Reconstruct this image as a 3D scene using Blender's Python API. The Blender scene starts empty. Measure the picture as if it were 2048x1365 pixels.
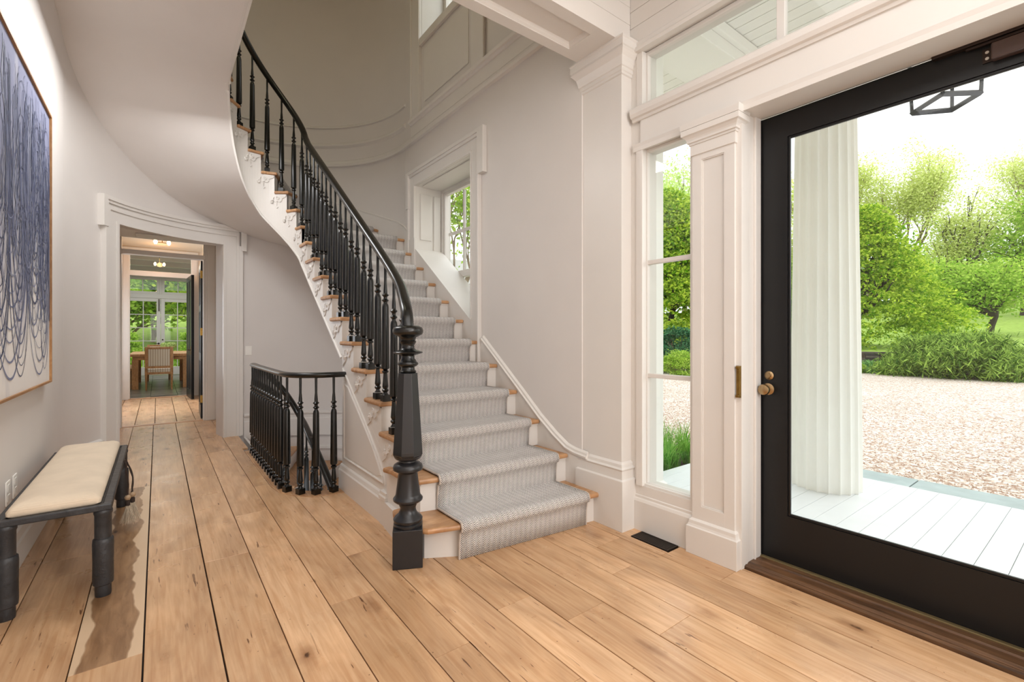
import bpy, math, random
import numpy as np
from math import sin, cos, pi, radians, atan2, sqrt, hypot
random.seed(7); np.random.seed(7)
S = bpy.context.scene
COL = S.collection
# ------------------------------------------------------------------ camera / world / lights
TH = math.atan(709/933)
cam = bpy.data.cameras.new('camera'); cam.lens = 933/2048*36; cam.sensor_width = 36; cam.shift_y = -10.5/2048
cam.clip_start = .02; cam.clip_end = 400
co = bpy.data.objects.new('camera', cam); COL.objects.link(co)
co.location = (0, 0, 1.245); co.rotation_euler = (pi/2, 0, -TH); S.camera = co
S.view_settings.view_transform = 'Standard'; S.view_settings.look = 'None'
S.view_settings.exposure = .5; S.view_settings.gamma = 1; S.view_settings.use_curve_mapping = False
S.cycles.max_bounces = 10; S.cycles.diffuse_bounces = 5; S.cycles.glossy_bounces = 4
S.cycles.transparent_max_bounces = 12; S.cycles.sample_clamp_indirect = 6; S.cycles.caustics_reflective = False
S.cycles.caustics_refractive = False
w = bpy.data.worlds.new('overcast_sky'); S.world = w; w.use_nodes = True
nt = w.node_tree; bg = nt.nodes['Background']
tc = nt.nodes.new('ShaderNodeTexCoord'); no = nt.nodes.new('ShaderNodeTexNoise'); no.inputs['Scale'].default_value = 2.2
no.inputs['Detail'].default_value = 5
rp = nt.nodes.new('ShaderNodeValToRGB'); rp.color_ramp.elements[0].color = (.86, .92, 1, 1); rp.color_ramp.elements[1].color = (1, 1, 1, 1)
rp.color_ramp.elements[0].position = .35; rp.color_ramp.elements[1].position = .6
nt.links.new(tc.outputs['Generated'], no.inputs['Vector']); nt.links.new(no.outputs['Fac'], rp.inputs['Fac'])
nt.links.new(rp.outputs['Color'], bg.inputs['Color']); bg.inputs['Strength'].default_value = 1.5
def light(name, typ, loc, rot, power, color, **k):
    l = bpy.data.lights.new(name, typ); l.energy = power; l.color = color
    for a, b in k.items(): setattr(l, a, b)
    o = bpy.data.objects.new(name, l); COL.objects.link(o); o.location = loc; o.rotation_euler = rot
    return o
light('sun', 'SUN', (0, 0, 20), (radians(20), radians(50), 0), 1.05, (1, .98, .94), angle=radians(60))
light('foyer_ceiling_fill', 'AREA', (.7, -.3, 3.38), (0, 0, 0), 33, (1, .995, .985), shape='RECTANGLE', size=2.4, size_y=3.0)  # added overhead fill for the foyer, no fixture modelled
light('foyer_left_wall_fill', 'AREA', (1.9, -2.35, 2.6), (radians(76), 0, radians(17)), 34, (1, .995, .99), shape='RECTANGLE', size=1.2, size_y=.9)  # unseen fill added to brighten the left and curved walls
light('foyer_back_fill', 'AREA', (.4, -2.4, 1.6), (radians(91), 0, radians(6)), 50, (1, 1, 1), shape='RECTANGLE', size=2.8, size_y=3.0)  # added broad soft fill behind the camera, aimed down the hall
light('upper_stair_fill', 'AREA', (.2, 3.6, 6.3), (0, 0, 0), 12, (1, .93, .62), shape='DISK', size=1.6)  # added weak olive-warm fill for the upper stairwell
light('hall_overhead_fill', 'AREA', (.1, 4.3, 3.40), (0, 0, 0), 30, (1, 1, 1), shape='RECTANGLE', size=.6, size_y=1.6)  # made-up fill lamp over the hall, lifts floor and walls

# ------------------------------------------------------------------ helpers
def lin(c): return tuple(((x/255)/12.92 if x/255 <= .04045 else ((x/255+.055)/1.055)**2.4) for x in c)+(1,)
MATS = {}
def mat(name, rgb=(200, 200, 200), rough=.5, metal=0, spec=.5, coat=0, bump=0, bscale=60, var=0, vscale=3):
    if name in MATS: return MATS[name]
    m = bpy.data.materials.new(name); m.use_nodes = True; nt = m.node_tree; b = nt.nodes['Principled BSDF']
    b.inputs['Base Color'].default_value = lin(rgb); b.inputs['Roughness'].default_value = rough
    b.inputs['Metallic'].default_value = metal; b.inputs['Specular IOR Level'].default_value = spec
    b.inputs['Coat Weight'].default_value = coat; b.inputs['Coat Roughness'].default_value = .2
    tc = nt.nodes.new('ShaderNodeTexCoord')
    n = nt.nodes.new('ShaderNodeTexNoise'); n.inputs['Scale'].default_value = vscale; n.inputs['Detail'].default_value = 4
    nt.links.new(tc.outputs['Object'], n.inputs['Vector'])
    r = nt.nodes.new('ShaderNodeValToRGB'); v = max(var, .015); c = lin(rgb)
    r.color_ramp.elements[0].position = .3; r.color_ramp.elements[1].position = .7
    r.color_ramp.elements[0].color = tuple(x*(1-v) for x in c[:3])+(1,); r.color_ramp.elements[1].color = tuple(min(1, x*(1+v)) for x in c[:3])+(1,)
    nt.links.new(n.outputs['Fac'], r.inputs['Fac']); nt.links.new(r.outputs['Color'], b.inputs['Base Color'])
    if bump:
        n2 = nt.nodes.new('ShaderNodeTexNoise'); n2.inputs['Scale'].default_value = bscale; n2.inputs['Detail'].default_value = 3
        bp = nt.nodes.new('ShaderNodeBump'); bp.inputs['Strength'].default_value = bump; bp.inputs['Distance'].default_value = .01
        nt.links.new(tc.outputs['Object'], n2.inputs['Vector']); nt.links.new(n2.outputs['Fac'], bp.inputs['Height'])
        nt.links.new(bp.outputs['Normal'], b.inputs['Normal'])
    MATS[name] = m; return m
WALL = mat('wall_paint', (215, 210, 206), .6, bump=.02, bscale=200)
TRIM = mat('trim_paint', (219, 215, 210), .38, bump=.01, bscale=120)
CEIL = mat('ceiling_plaster', (224, 219, 215), .7)
EXTW = mat('exterior_white_paint', (248, 247, 242), .45)
BLACK = mat('black_gloss_lacquer', (13, 14, 12), .27, spec=.5, coat=.12)
BSAT = mat('black_satin_paint', (34, 34, 36), .3, spec=.5)
DOORB = mat('black_door_paint', (22, 22, 23), .34, spec=.35, bump=.02, bscale=30)
BRASS = mat('aged_brass', (150, 118, 62), .35, metal=1, var=.2, vscale=30)
BRONZE = mat('knob_bronze', (165, 140, 105), .28, metal=1, var=.15, vscale=30)
DARKBR = mat('dark_bronze', (52, 40, 34), .4, metal=.6)
IRON = mat('wrapped_leather', (42, 42, 44), .45, bump=.35, bscale=35, var=.25, vscale=20)
PLATE = mat('switch_plastic', (235, 232, 226), .4)

_J = random.Random(2)
def _j(): return _J.uniform(0, .0006)
class MB:
    def __init__(s): s.v = []; s.f = []; s.uv = None
    def add(s, vs, fs):
        o = len(s.v); s.v += [tuple(p) for p in vs]; s.f += [tuple(i+o for i in f) for f in fs]; return s
    def box(s, x0, x1, y0, y1, z0, z1):
        x0, x1 = min(x0, x1), max(x0, x1); y0, y1 = min(y0, y1), max(y0, y1); z0, z1 = min(z0, z1), max(z0, z1)
        x0 -= _j(); x1 += _j(); y0 -= _j(); y1 += _j(); z0 -= _j(); z1 += _j()
        return s.add([(x0,y0,z0),(x1,y0,z0),(x1,y1,z0),(x0,y1,z0),(x0,y0,z1),(x1,y0,z1),(x1,y1,z1),(x0,y1,z1)],
                     [(0,3,2,1),(4,5,6,7),(0,1,5,4),(1,2,6,5),(2,3,7,6),(3,0,4,7)])
    def rbox(s, c, half, ang, z0, z1):            # box rotated about z
        cx, cy = c; hx, hy = half; P = []
        for z in (z0, z1):
            for sx, sy in ((-1,-1),(1,-1),(1,1),(-1,1)):
                a, b = sx*hx, sy*hy; P.append((cx+a*cos(ang)-b*sin(ang), cy+a*sin(ang)+b*cos(ang), z))
        return s.add(P, [(0,3,2,1),(4,5,6,7),(0,1,5,4),(1,2,6,5),(2,3,7,6),(3,0,4,7)])
    def prism(s, poly, z0, z1):                   # 2-D polygon extruded in z
        z0 -= _j()
        n = len(poly); A = sum(poly[i][0]*poly[(i+1)%n][1]-poly[(i+1)%n][0]*poly[i][1] for i in range(n))
        if A < 0: poly = poly[::-1]
        return s.add([(x,y,z0) for x,y in poly]+[(x,y,z1) for x,y in poly],
              [tuple(range(n))[::-1], tuple(range(n,2*n))]+[(i,(i+1)%n,n+(i+1)%n,n+i) for i in range(n)])
    def prismx(s, poly, x0, x1):                  # (y,z) polygon extruded in x
        x0 -= _j(); x1 += _j()
        n = len(poly); A = sum(poly[i][0]*poly[(i+1)%n][1]-poly[(i+1)%n][0]*poly[i][1] for i in range(n))
        if A < 0: poly = poly[::-1]
        return s.add([(x0,y,z) for y,z in poly]+[(x1,y,z) for y,z in poly],
              [tuple(range(n))[::-1], tuple(range(n,2*n))]+[(i,(i+1)%n,n+(i+1)%n,n+i) for i in range(n)])
    def prismy(s, poly, y0, y1):                  # (x,z) polygon extruded in y
        y0 -= _j(); y1 += _j()
        n = len(poly); A = sum(poly[i][0]*poly[(i+1)%n][1]-poly[(i+1)%n][0]*poly[i][1] for i in range(n))
        if A > 0: poly = poly[::-1]
        return s.add([(x,y0,z) for x,z in poly]+[(x,y1,z) for x,z in poly],
              [tuple(range(n))[::-1], tuple(range(n,2*n))]+[(i,(i+1)%n,n+(i+1)%n,n+i) for i in range(n)])
    def rings(s, R, caps=True, closed=False):     # loft a list of equal-length closed rings
        n = len(R[0]); o = [p for r in R for p in r]; f = []
        m = len(R)
        for k in range(m if closed else m-1):
            a = k*n; b = ((k+1)%m)*n
            for i in range(n):
                j = (i+1)%n; f.append((a+i, a+j, b+j, b+i))
        if caps and not closed: f += [tuple(range(n))[::-1], tuple(range((m-1)*n, m*n))]
        return s.add(o, f)
    def lathe(s, prof, c=(0,0,0), n=16, ph=0, axis='z'):
        R = []
        for r, z in prof:
            ring = []
            for i in range(n):
                a = 2*pi*i/n+ph; x, y = r*cos(a), r*sin(a)
                ring.append({'z': (c[0]+x, c[1]+y, c[2]+z), 'x': (c[0]+z, c[1]+x, c[2]+y), 'y': (c[0]+y, c[1]+z, c[2]+x)}[axis])
            R.append(ring)
        return s.rings(R)
    def rstack(s, x0, x1, y0, y1, lv):            # rectangle footprint grown by offset d at each z
        R = []
        for z, d in lv: R.append([(x0-d,y0-d,z),(x1+d,y0-d,z),(x1+d,y1+d,z),(x0-d,y1+d,z)])
        return s.rings(R)
    def tube(s, path, r, n=8, closed=False):
        P = [np.array(p, float) for p in path]; R = []; m = len(P)
        up = None
        for i in range(m):
            if closed: t = P[(i+1)%m]-P[i-1]
            else: t = P[min(i+1,m-1)]-P[max(i-1,0)]
            t = t/(np.linalg.norm(t)+1e-12)
            if up is None: up = np.array((0,0,1.)) if abs(t[2]) < .9 else np.array((1.,0,0))
            u = np.cross(t, up); u /= np.linalg.norm(u)+1e-12; v = np.cross(u, t); up = v
            rr = r[i] if hasattr(r, '__len__') else r
            R.append([tuple(P[i]+rr*(cos(2*pi*k/n)*u+sin(2*pi*k/n)*v)) for k in range(n)])
        return s.rings(R, closed=closed)
    def sweep(s, path, prof, closed=False, side=1):   # prof = [(lateral,up)] closed; lateral is horizontal normal of path
        P = [np.array(p, float) for p in path]; R = []; m = len(P)
        for i in range(m):
            if closed: t = P[(i+1)%m]-P[i-1]
            else: t = P[min(i+1,m-1)]-P[max(i-1,0)]
            h = np.array((t[0], t[1], 0)); L = np.linalg.norm(h)
            if L < 1e-6: h = np.array((0,1.,0))
            else: h = h/L
            u = np.array((h[1], -h[0], 0))*side
            tt = t/(np.linalg.norm(t)+1e-12); v = np.cross(u*side, tt); v /= np.linalg.norm(v)
            if v[2] < 0: v = -v
            R.append([tuple(P[i]+a*u+b*v) for a, b in prof])
        return s.rings(R, closed=closed)
    def arcwall(s, C, r0, r1, a0, a1, z0, z1, n=None):   # curved slab between two radii, degrees
        n = n or max(2, int(abs(a1-a0)/1.2)+1); R = []; r0 -= _j(); r1 += _j(); z0 -= _j(); z1 += _j(); a0 -= .02*(a0 < a1)*_J.random(); a1 += .02*(a0 < a1)*_J.random()
        for i in range(n+1):
            a = radians(a0+(a1-a0)*i/n); c, d = cos(a), sin(a)
            R.append([(C[0]+r0*c, C[1]+r0*d, z0), (C[0]+r1*c, C[1]+r1*d, z0), (C[0]+r1*c, C[1]+r1*d, z1), (C[0]+r0*c, C[1]+r0*d, z1)])
        return s.rings(R)
    def mesh(s, name, off=(0,0,0), smooth=False):
        me = bpy.data.meshes.new(name)
        me.from_pydata([(a-off[0], b-off[1], c-off[2]) for a,b,c in s.v], [], s.f); me.update()
        if smooth:
            me.shade_smooth()
        return me

def put(name, me, m=None, parent=None, loc=(0,0,0), **k):
    o = bpy.data.objects.new(name, me); COL.objects.link(o); o.location = loc
    if m is not None and me is not None and not me.materials: me.materials.append(m)
    if parent: o.parent = parent
    for a, b in k.items(): o[a] = b
    return o
def bev(o, w=.004, seg=2, ang=35):
    b = o.modifiers.new('bevel', 'BEVEL'); b.width = w; b.segments = seg; b.limit_method = 'ANGLE'; b.angle_limit = radians(ang); return o
def wloc(p):
    x, y, z = 0, 0, 0
    while p is not None: x += p.location[0]; y += p.location[1]; z += p.location[2]; p = p.parent
    return (x, y, z)
def part(name, mb, m, parent, smooth=False, bevel=0, auto=0, **k):  # mb authored in world coordinates
    me = mb.mesh(name, wloc(parent), smooth or auto)
    if auto: me.set_sharp_from_angle(angle=radians(auto))
    o = put(name, me, m, parent, **k)
    if bevel: bev(o, bevel)
    return o
def thing(name, label, cat, loc, group=None):
    o = bpy.data.objects.new(name, None); COL.objects.link(o); o.location = loc; o.empty_display_size = .1
    o['label'] = label; o['category'] = cat
    if group: o['group'] = group
    return o
def solo(name, mb, m, label, cat, loc=(0,0,0), group=None, bevel=0, auto=0, **k):
    me = mb.mesh(name, loc, bool(auto))
    if auto: me.set_sharp_from_angle(angle=radians(auto))
    o = put(name, me, m, None, loc, label=label, category=cat, **k)
    if group: o['group'] = group
    if bevel: bev(o, bevel)
    return o
def struct(name, mb, m, bevel=0, auto=0, label=None):
    me = mb.mesh(name, (0,0,0), bool(auto))
    if auto: me.set_sharp_from_angle(angle=radians(auto))
    o = put(name, me, m, None, kind='structure')
    if label: o['label'] = label
    if bevel: bev(o, bevel)
    return o
def copytree(o, loc, label=None):
    c = o.copy(); COL.objects.link(c); c.location = loc
    if label: c['label'] = label
    for ch in o.children:
        d = ch.copy(); COL.objects.link(d); d.parent = c
        for g in ch.children:
            e = g.copy(); COL.objects.link(e); e.parent = d
    return c

# ------------------------------------------------------------------ special materials
def wood(name, base, dark, rough=.42, sx=1., knots=True, var=.16):
    m = bpy.data.materials.new(name); m.use_nodes = True; nt = m.node_tree; N = nt.nodes; L = nt.links
    b = N['Principled BSDF']; b.inputs['Roughness'].default_value = rough; b.inputs['Specular IOR Level'].default_value = .45
    tc = N.new('ShaderNodeTexCoord'); oi = N.new('ShaderNodeObjectInfo')
    mp = N.new('ShaderNodeVectorMath'); mp.operation = 'MULTIPLY'; mp.inputs[1].default_value = (1, 1, 1)
    off = N.new('ShaderNodeVectorMath'); off.operation = 'ADD'
    cb = N.new('ShaderNodeCombineXYZ'); mu = N.new('ShaderNodeMath'); mu.operation = 'MULTIPLY'; mu.inputs[1].default_value = 37.
    L.new(oi.outputs['Random'], mu.inputs[0])
    for i in range(3): L.new(mu.outputs[0], cb.inputs[i])
    L.new(tc.outputs['Object'], off.inputs[0]); L.new(cb.outputs[0], off.inputs[1])
    def sc(v, out):
        a = N.new('ShaderNodeVectorMath'); a.operation = 'MULTIPLY'; a.inputs[1].default_value = v; L.new(out, a.inputs[0]); return a.outputs[0]
    def noise(vec, s, d=3, dist=0):
        n = N.new('ShaderNodeTexNoise'); n.inputs['Scale'].default_value = s; n.inputs['Detail'].default_value = d
        n.inputs['Distortion'].default_value = dist; L.new(vec, n.inputs['Vector']); return n.outputs['Fac']
    def ramp(fac, p0, c0, p1, c1):
        r = N.new('ShaderNodeValToRGB'); r.color_ramp.elements[0].position = p0; r.color_ramp.elements[1].position = p1
        r.color_ramp.elements[0].color = c0; r.color_ramp.elements[1].color = c1; L.new(fac, r.inputs['Fac']); return r.outputs['Color']
    def mix(t, f, a, b_):
        x = N.new('ShaderNodeMix'); x.data_type = 'RGBA'; x.blend_type = t
        if isinstance(f, float): x.inputs[0].default_value = f
        else: L.new(f, x.inputs[0])
        for s_, q in ((6, a), (7, b_)):
            if isinstance(q, tuple): x.inputs[s_].default_value = q
            else: L.new(q, x.inputs[s_])
        return x.outputs[2]
    v = off.outputs[0]
    cl = lin(base); cd = lin(dark)
    grain = ramp(noise(sc((26*sx, 1.6/sx, 8), v), 2.2, 6, .6), .3, cd, .72, cl)
    blot = ramp(noise(sc((3.2, 1.1, 1), v), 1.3, 4, 1.2), .32, (.76, .73, .71, 1), .66, (1.07, 1.07, 1.07, 1))
    c = mix('MULTIPLY', 1., grain, blot)
    # per-board tone
    pr = ramp(oi.outputs['Random'], 0, (1-var, 1-var*1.15, 1-var*1.4, 1), 1, (1.05, 1.05, 1.05, 1))
    c = mix('MULTIPLY', 1., c, pr)
    if knots:
        vo = N.new('ShaderNodeTexVoronoi'); vo.inputs['Scale'].default_value = 1.; L.new(sc((5.2, 2.1, 1), v), vo.inputs['Vector'])
        wob = noise(v, 22, 3)
        ad = N.new('ShaderNodeMath'); ad.operation = 'MULTIPLY_ADD'; ad.inputs[1].default_value = .16; L.new(wob, ad.inputs[0]); 
        sb = N.new('ShaderNodeMath'); sb.operation = 'SUBTRACT'; L.new(vo.outputs['Distance'], ad.inputs[2]); L.new(ad.outputs[0], sb.inputs[0]); sb.inputs[1].default_value = .08
        halo = ramp(sb.outputs[0], .03, (.52, .42, .35, 1), .22, (1, 1, 1, 1))
        core = ramp(sb.outputs[0], .025, (.14, .10, .08, 1), .06, (1, 1, 1, 1))
        c = mix('MULTIPLY', .8, c, halo); c = mix('MULTIPLY', .9, c, core)
        # short dark checks along the grain
        cr = ramp(noise(sc((60, 6, 8), v), 1.0, 4, .4), .30, (.3, .22, .17, 1), .345, (1, 1, 1, 1))
        msk = ramp(noise(sc((1.6, .8, 1), v), 2.4, 2), .48, (0, 0, 0, 1), .56, (1, 1, 1, 1))
        c = mix('MULTIPLY', msk, c, cr)
        wh = N.new('ShaderNodeTexVoronoi'); wh.inputs['Scale'].default_value = 14.; L.new(v, wh.inputs['Vector'])
        c = mix('MULTIPLY', .85, c, ramp(wh.outputs['Distance'], .035, (.3, .2, .14, 1), .055, (1, 1, 1, 1)))
    L.new(c, b.inputs['Base Color'])
    bp = N.new('ShaderNodeBump'); bp.inputs['Strength'].default_value = .12; bp.inputs['Distance'].default_value = .004
    L.new(noise(sc((40*sx, 2/sx, 8), v), 2.5, 5), bp.inputs['Height']); L.new(bp.outputs['Normal'], b.inputs['Normal'])
    rr = N.new('ShaderNodeMapRange'); rr.inputs['To Min'].default_value = rough-.08; rr.inputs['To Max'].default_value = rough+.12
    L.new(noise(v, 5, 3), rr.inputs['Value']); L.new(rr.outputs[0], b.inputs['Roughness'])
    MATS[name] = m; return m
OAK = wood('oak_plank', (224, 187, 148), (200, 156, 115), .28)
OAKD = wood('walnut_toned_plank', (176, 140, 104), (138, 104, 72), .34, sx=.6)
TREAD = wood('oak_tread', (206, 164, 122), (172, 126, 86), .38, knots=False, var=.06)
TREADX = wood('oak_tread_crossgrain', (206, 164, 122), (172, 126, 86), .38, sx=.12, knots=False, var=.06)
PALEOAK = wood('pale_oak_furniture', (205, 160, 112), (170, 122, 78), .5, knots=False, var=.05)
SILL = wood('weathered_sill_wood', (122, 88, 60), (66, 46, 32), .4, knots=False)

def sapwood(m):
    nt = m.node_tree; N = nt.nodes; L = nt.links; b = N['Principled BSDF']; src = b.inputs['Base Color'].links[0].from_socket
    tc = N.new('ShaderNodeTexCoord'); sp = N.new('ShaderNodeSeparateXYZ'); L.new(tc.outputs['Object'], sp.inputs[0])
    nz = N.new('ShaderNodeTexNoise'); nz.noise_dimensions = '1D'; nz.inputs['Scale'].default_value = 2.1; nz.inputs['Detail'].default_value = 3; L.new(sp.outputs[1], nz.inputs['W'])
    a = N.new('ShaderNodeMath'); a.operation = 'MULTIPLY_ADD'; a.inputs[1].default_value = .13; L.new(nz.outputs['Fac'], a.inputs[0]); L.new(sp.outputs[0], a.inputs[2])
    c = N.new('ShaderNodeMath'); c.operation = 'ADD'; c.inputs[1].default_value = .155-.055; L.new(a.outputs[0], c.inputs[0])
    d = N.new('ShaderNodeMath'); d.operation = 'ABSOLUTE'; L.new(c.outputs[0], d.inputs[0])
    r = N.new('ShaderNodeValToRGB'); r.color_ramp.elements[0].position = .072; r.color_ramp.elements[1].position = .078; L.new(d.outputs[0], r.inputs['Fac'])
    x = N.new('ShaderNodeMix'); x.data_type = 'RGBA'; L.new(r.outputs[0], x.inputs[0]); L.new(src, x.inputs[6]); x.inputs[7].default_value = lin((206, 178, 146)); L.new(x.outputs[2], b.inputs['Base Color'])
sapwood(OAKD)
def glass():
    m = bpy.data.materials.new('window_glass'); m.use_nodes = True; nt = m.node_tree; N = nt.nodes; L = nt.links
    N.remove(N['Principled BSDF']); out = N['Material Output']
    t = N.new('ShaderNodeBsdfTransparent'); t.inputs[0].default_value = (.97, .985, .975, 1)
    g = N.new('ShaderNodeBsdfGlossy'); g.inputs['Roughness'].default_value = .02
    lw = N.new('ShaderNodeLayerWeight'); lw.inputs['Blend'].default_value = .5
    pw = N.new('ShaderNodeMath'); pw.operation = 'POWER'; pw.inputs[1].default_value = 4.; L.new(lw.outputs['Facing'], pw.inputs[0])
    f = N.new('ShaderNodeMath'); f.operation = 'MULTIPLY_ADD'; f.inputs[1].default_value = .5; f.inputs[2].default_value = .025; L.new(pw.outputs[0], f.inputs[0])
    x = N.new('ShaderNodeMixShader'); L.new(f.outputs[0], x.inputs[0]); L.new(t.outputs[0], x.inputs[1]); L.new(g.outputs[0], x.inputs[2]); L.new(x.outputs[0], out.inputs['Surface'])
    MATS['glass'] = m; return m
GLASS = glass()

def runner_mat():
    m = bpy.data.materials.new('herringbone_wool'); m.use_nodes = True; nt = m.node_tree; N = nt.nodes; L = nt.links
    b = N['Principled BSDF']; b.inputs['Roughness'].default_value = .95; b.inputs['Specular IOR Level'].default_value = .1
    b.inputs['Sheen Weight'].default_value = .3
    uv = N.new('ShaderNodeUVMap'); uv.uv_map = 'UVMap'; sp = N.new('ShaderNodeSeparateXYZ'); L.new(uv.outputs[0], sp.inputs[0])
    def M(op, a, b_=None, c=None):
        n = N.new('ShaderNodeMath'); n.operation = op
        for i, q in enumerate((a, b_, c)):
            if q is None: continue
            if isinstance(q, (int, float)): n.inputs[i].default_value = q
            else: L.new(q, n.inputs[i])
        return n.outputs[0]
    W = .036; P = .011
    pp = M('PINGPONG', sp.outputs[0], W/2)
    s_ = M('ADD', sp.outputs[1], M('MULTIPLY', pp, 1.1))
    fr = M('FRACT', M('DIVIDE', s_, P))
    st = M('SUBTRACT', M('ABSOLUTE', M('SUBTRACT', fr, .5)), .23)
    st = M('MULTIPLY', st, 9.); st = M('ADD', st, .5)
    n1 = N.new('ShaderNodeTexNoise'); n1.inputs['Scale'].default_value = 260; n1.inputs['Detail'].default_value = 2
    n2 = N.new('ShaderNodeTexNoise'); n2.inputs['Scale'].default_value = 18; n2.inputs['Detail'].default_value = 3
    tc = N.new('ShaderNodeTexCoord'); L.new(uv.outputs[0], n2.inputs['Vector']); L.new(tc.outputs['Object'], n1.inputs['Vector'])
    col2 = M('PINGPONG', sp.outputs[0], W)
    tone = M('ADD', st, M('MULTIPLY', M('SUBTRACT', n1.outputs['Fac'], .5), 1.3)); tone = M('ADD', tone, M('MULTIPLY', M('SUBTRACT', M('DIVIDE', pp, W/2), .5), .7))
    r = N.new('ShaderNodeValToRGB'); e = r.color_ramp.elements
    e[0].position = .0; e[0].color = lin((136, 129, 129)); e[1].position = 1; e[1].color = lin((250, 246, 241))
    L.new(tone, r.inputs['Fac'])
    mx = N.new('ShaderNodeMix'); mx.data_type = 'RGBA'; mx.blend_type = 'MULTIPLY'; mx.inputs[0].default_value = .5
    r2 = N.new('ShaderNodeValToRGB'); r2.color_ramp.elements[0].position = .35; r2.color_ramp.elements[1].position = .65; r2.color_ramp.elements[0].color = (.88, .87, .87, 1)
    L.new(n2.outputs['Fac'], r2.inputs['Fac']); L.new(r.outputs[0], mx.inputs[6]); L.new(r2.outputs[0], mx.inputs[7]); L.new(mx.outputs[2], b.inputs['Base Color'])
    bp = N.new('ShaderNodeBump'); bp.inputs['Strength'].default_value = .6; bp.inputs['Distance'].default_value = .003
    L.new(tone, bp.inputs['Height']); L.new(bp.outputs['Normal'], b.inputs['Normal'])
    return m
RUNNER = runner_mat()

def leafmat(name, c0, c1, trans=.45):
    m = bpy.data.materials.new(name); m.use_nodes = True; nt = m.node_tree; N = nt.nodes; L = nt.links
    N.remove(N['Principled BSDF']); out = N['Material Output']
    g = N.new('ShaderNodeNewGeometry'); r = N.new('ShaderNodeValToRGB'); r.color_ramp.elements[0].color = lin(c0); r.color_ramp.elements[1].color = lin(c1)
    L.new(g.outputs['Random Per Island'], r.inputs['Fac'])
    d = N.new('ShaderNodeBsdfDiffuse'); t = N.new('ShaderNodeBsdfTranslucent'); x = N.new('ShaderNodeMixShader'); x.inputs[0].default_value = trans
    L.new(r.outputs[0], d.inputs[0]); L.new(r.outputs[0], t.inputs[0]); L.new(d.outputs[0], x.inputs[1]); L.new(t.outputs[0], x.inputs[2]); L.new(x.outputs[0], out.inputs['Surface'])
    return m

C = (.875, 5.23); RO = 1.485; RI = .33; XR = 2.36; XL = -.61; H1 = 3.72

# ================================================================== FLOOR
well_in = [(.80, 5.75), (.80, 4.25), (.822, 4.08), (.888, 3.945), (.985, 3.85), (1.10, 3.815), (1.205, 3.81)]
rim_out = [(.745, 5.75), (.745, 4.25), (.768, 4.05), (.842, 3.905), (.955, 3.79), (1.09, 3.755), (1.205, 3.75)]
rim_inn = [(.855, 5.75), (.855, 4.26), (.876, 4.115), (.93, 3.995), (1.01, 3.91), (1.11, 3.875), (1.205, 3.87)]
fb = MB()
fb.box(XL-.3, .745, -2.6, 12, -.25, -.022); fb.box(.745, 2.9, -2.6, 3.75, -.25, -.022)
fb.box(.745, 1.0, 6.75, 12, -.25, -.022); fb.box(1.0, 1.6, 7.0, 12, -.25, -.022); fb.box(XL-1.2, XL-.3, 6.6, 12, -.25, -.022)
fb.box(.745, .80, 3.75, 5.75, -.25, -.022)
FLOOR = struct('floor', fb, mat('subfloor_dark', (38, 24, 14), .9))
g_ = .0022
def plank(poly, m=OAK):
    part('plank', MB().prism(poly, -.022, 0), m, FLOOR, bevel=.0012)
def prow(xa, xb, ys, m=OAK, gaps=(g_, g_)):
    ys = sorted(ys)
    for a, b in zip(ys, ys[1:]):
        mm = m[ys.index(a)] if isinstance(m, (list, tuple)) else m
        plank([(xa+gaps[0], a+.0008), (xb-gaps[1], a+.0008), (xb-gaps[1], b-.0008), (xa+gaps[0], b-.0008)], mm)
G3 = .0042
prow(XL, -.507, [-2.5, .3, 2.2, 5.1], gaps=(.001, .002))
prow(-.507, -.263, [-2.5, -.4, 1.6, 3.57, 6.0, 8.2])
prow(-.263, -.043, [-2.5, 1.0, 2.335, 4.9, 8.2], [OAK, OAK, OAKD, OAK], gaps=(.002, G3))
prow(-.043, .204, [-2.5, .6, 3.31, 8.2], gaps=(.002, G3))
prow(.204, .42, [-2.5, .9, 3.055, 4.35, 5.95, 8.2], gaps=(.002, .002))
prow(.42, .633, [-2.5, 1.1, 3.715, 5.9, 8.2])
prow(.633, .85, [-2.5, -.2, 2.222])
plank([(.635, 2.224), (.848, 2.224), (.848, 3.895), (.768, 4.05), (.743, 4.25), (.743, 4.34), (.635, 4.34)])
plank([(.635, 4.342), (.743, 4.342), (.743, 5.9), (.635, 5.9)]); plank([(.635, 5.902), (.80, 5.902), (.80, 8.2), (.635, 8.2)])
prow(.85, 1.01, [-2.5, -.1, 1.612, 2.66])
plank([(.852, 2.662), (1.008, 2.662), (1.008, 3.775), (.955, 3.788), (.852, 3.895)])
prow(1.01, 1.228, [-2.5, -.6, 1.2, 2.36])
plank([(1.012, 2.362), (1.2, 2.362), (1.2, 3.748), (1.09, 3.753), (1.012, 3.772)])
prow(1.228, 1.423, [-2.5, .2, 1.727, 2.9]); prow(1.423, 1.66, [-2.5, -.5, 1.477, 2.7], gaps=(.003, .003))
prow(1.66, 1.89, [-2.5, -.9, 1.174, 2.6]); prow(1.89, 2.055, [-2.5, -.2, 1.62, 2.5], gaps=(.0012, .0012))
prow(2.055, 2.271, [-2.5, -.6, 1.886, 2.4], gaps=(.003, .0025))
prow(2.271, 2.497, [-2.5, -.3, 1.247, 1.59])
plank([(2.273, 1.592), (2.335, 1.592), (2.335, 1.60), (2.335, 1.862), (2.335, 2.3), (2.273, 2.3)])
plank([(2.337, 1.864), (2.497, 1.864), (2.497, 2.0), (2.337, 2.0)]); plank([(2.453, 1.592), (2.497, 1.592), (2.497, 1.862), (2.453, 1.862)])
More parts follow.
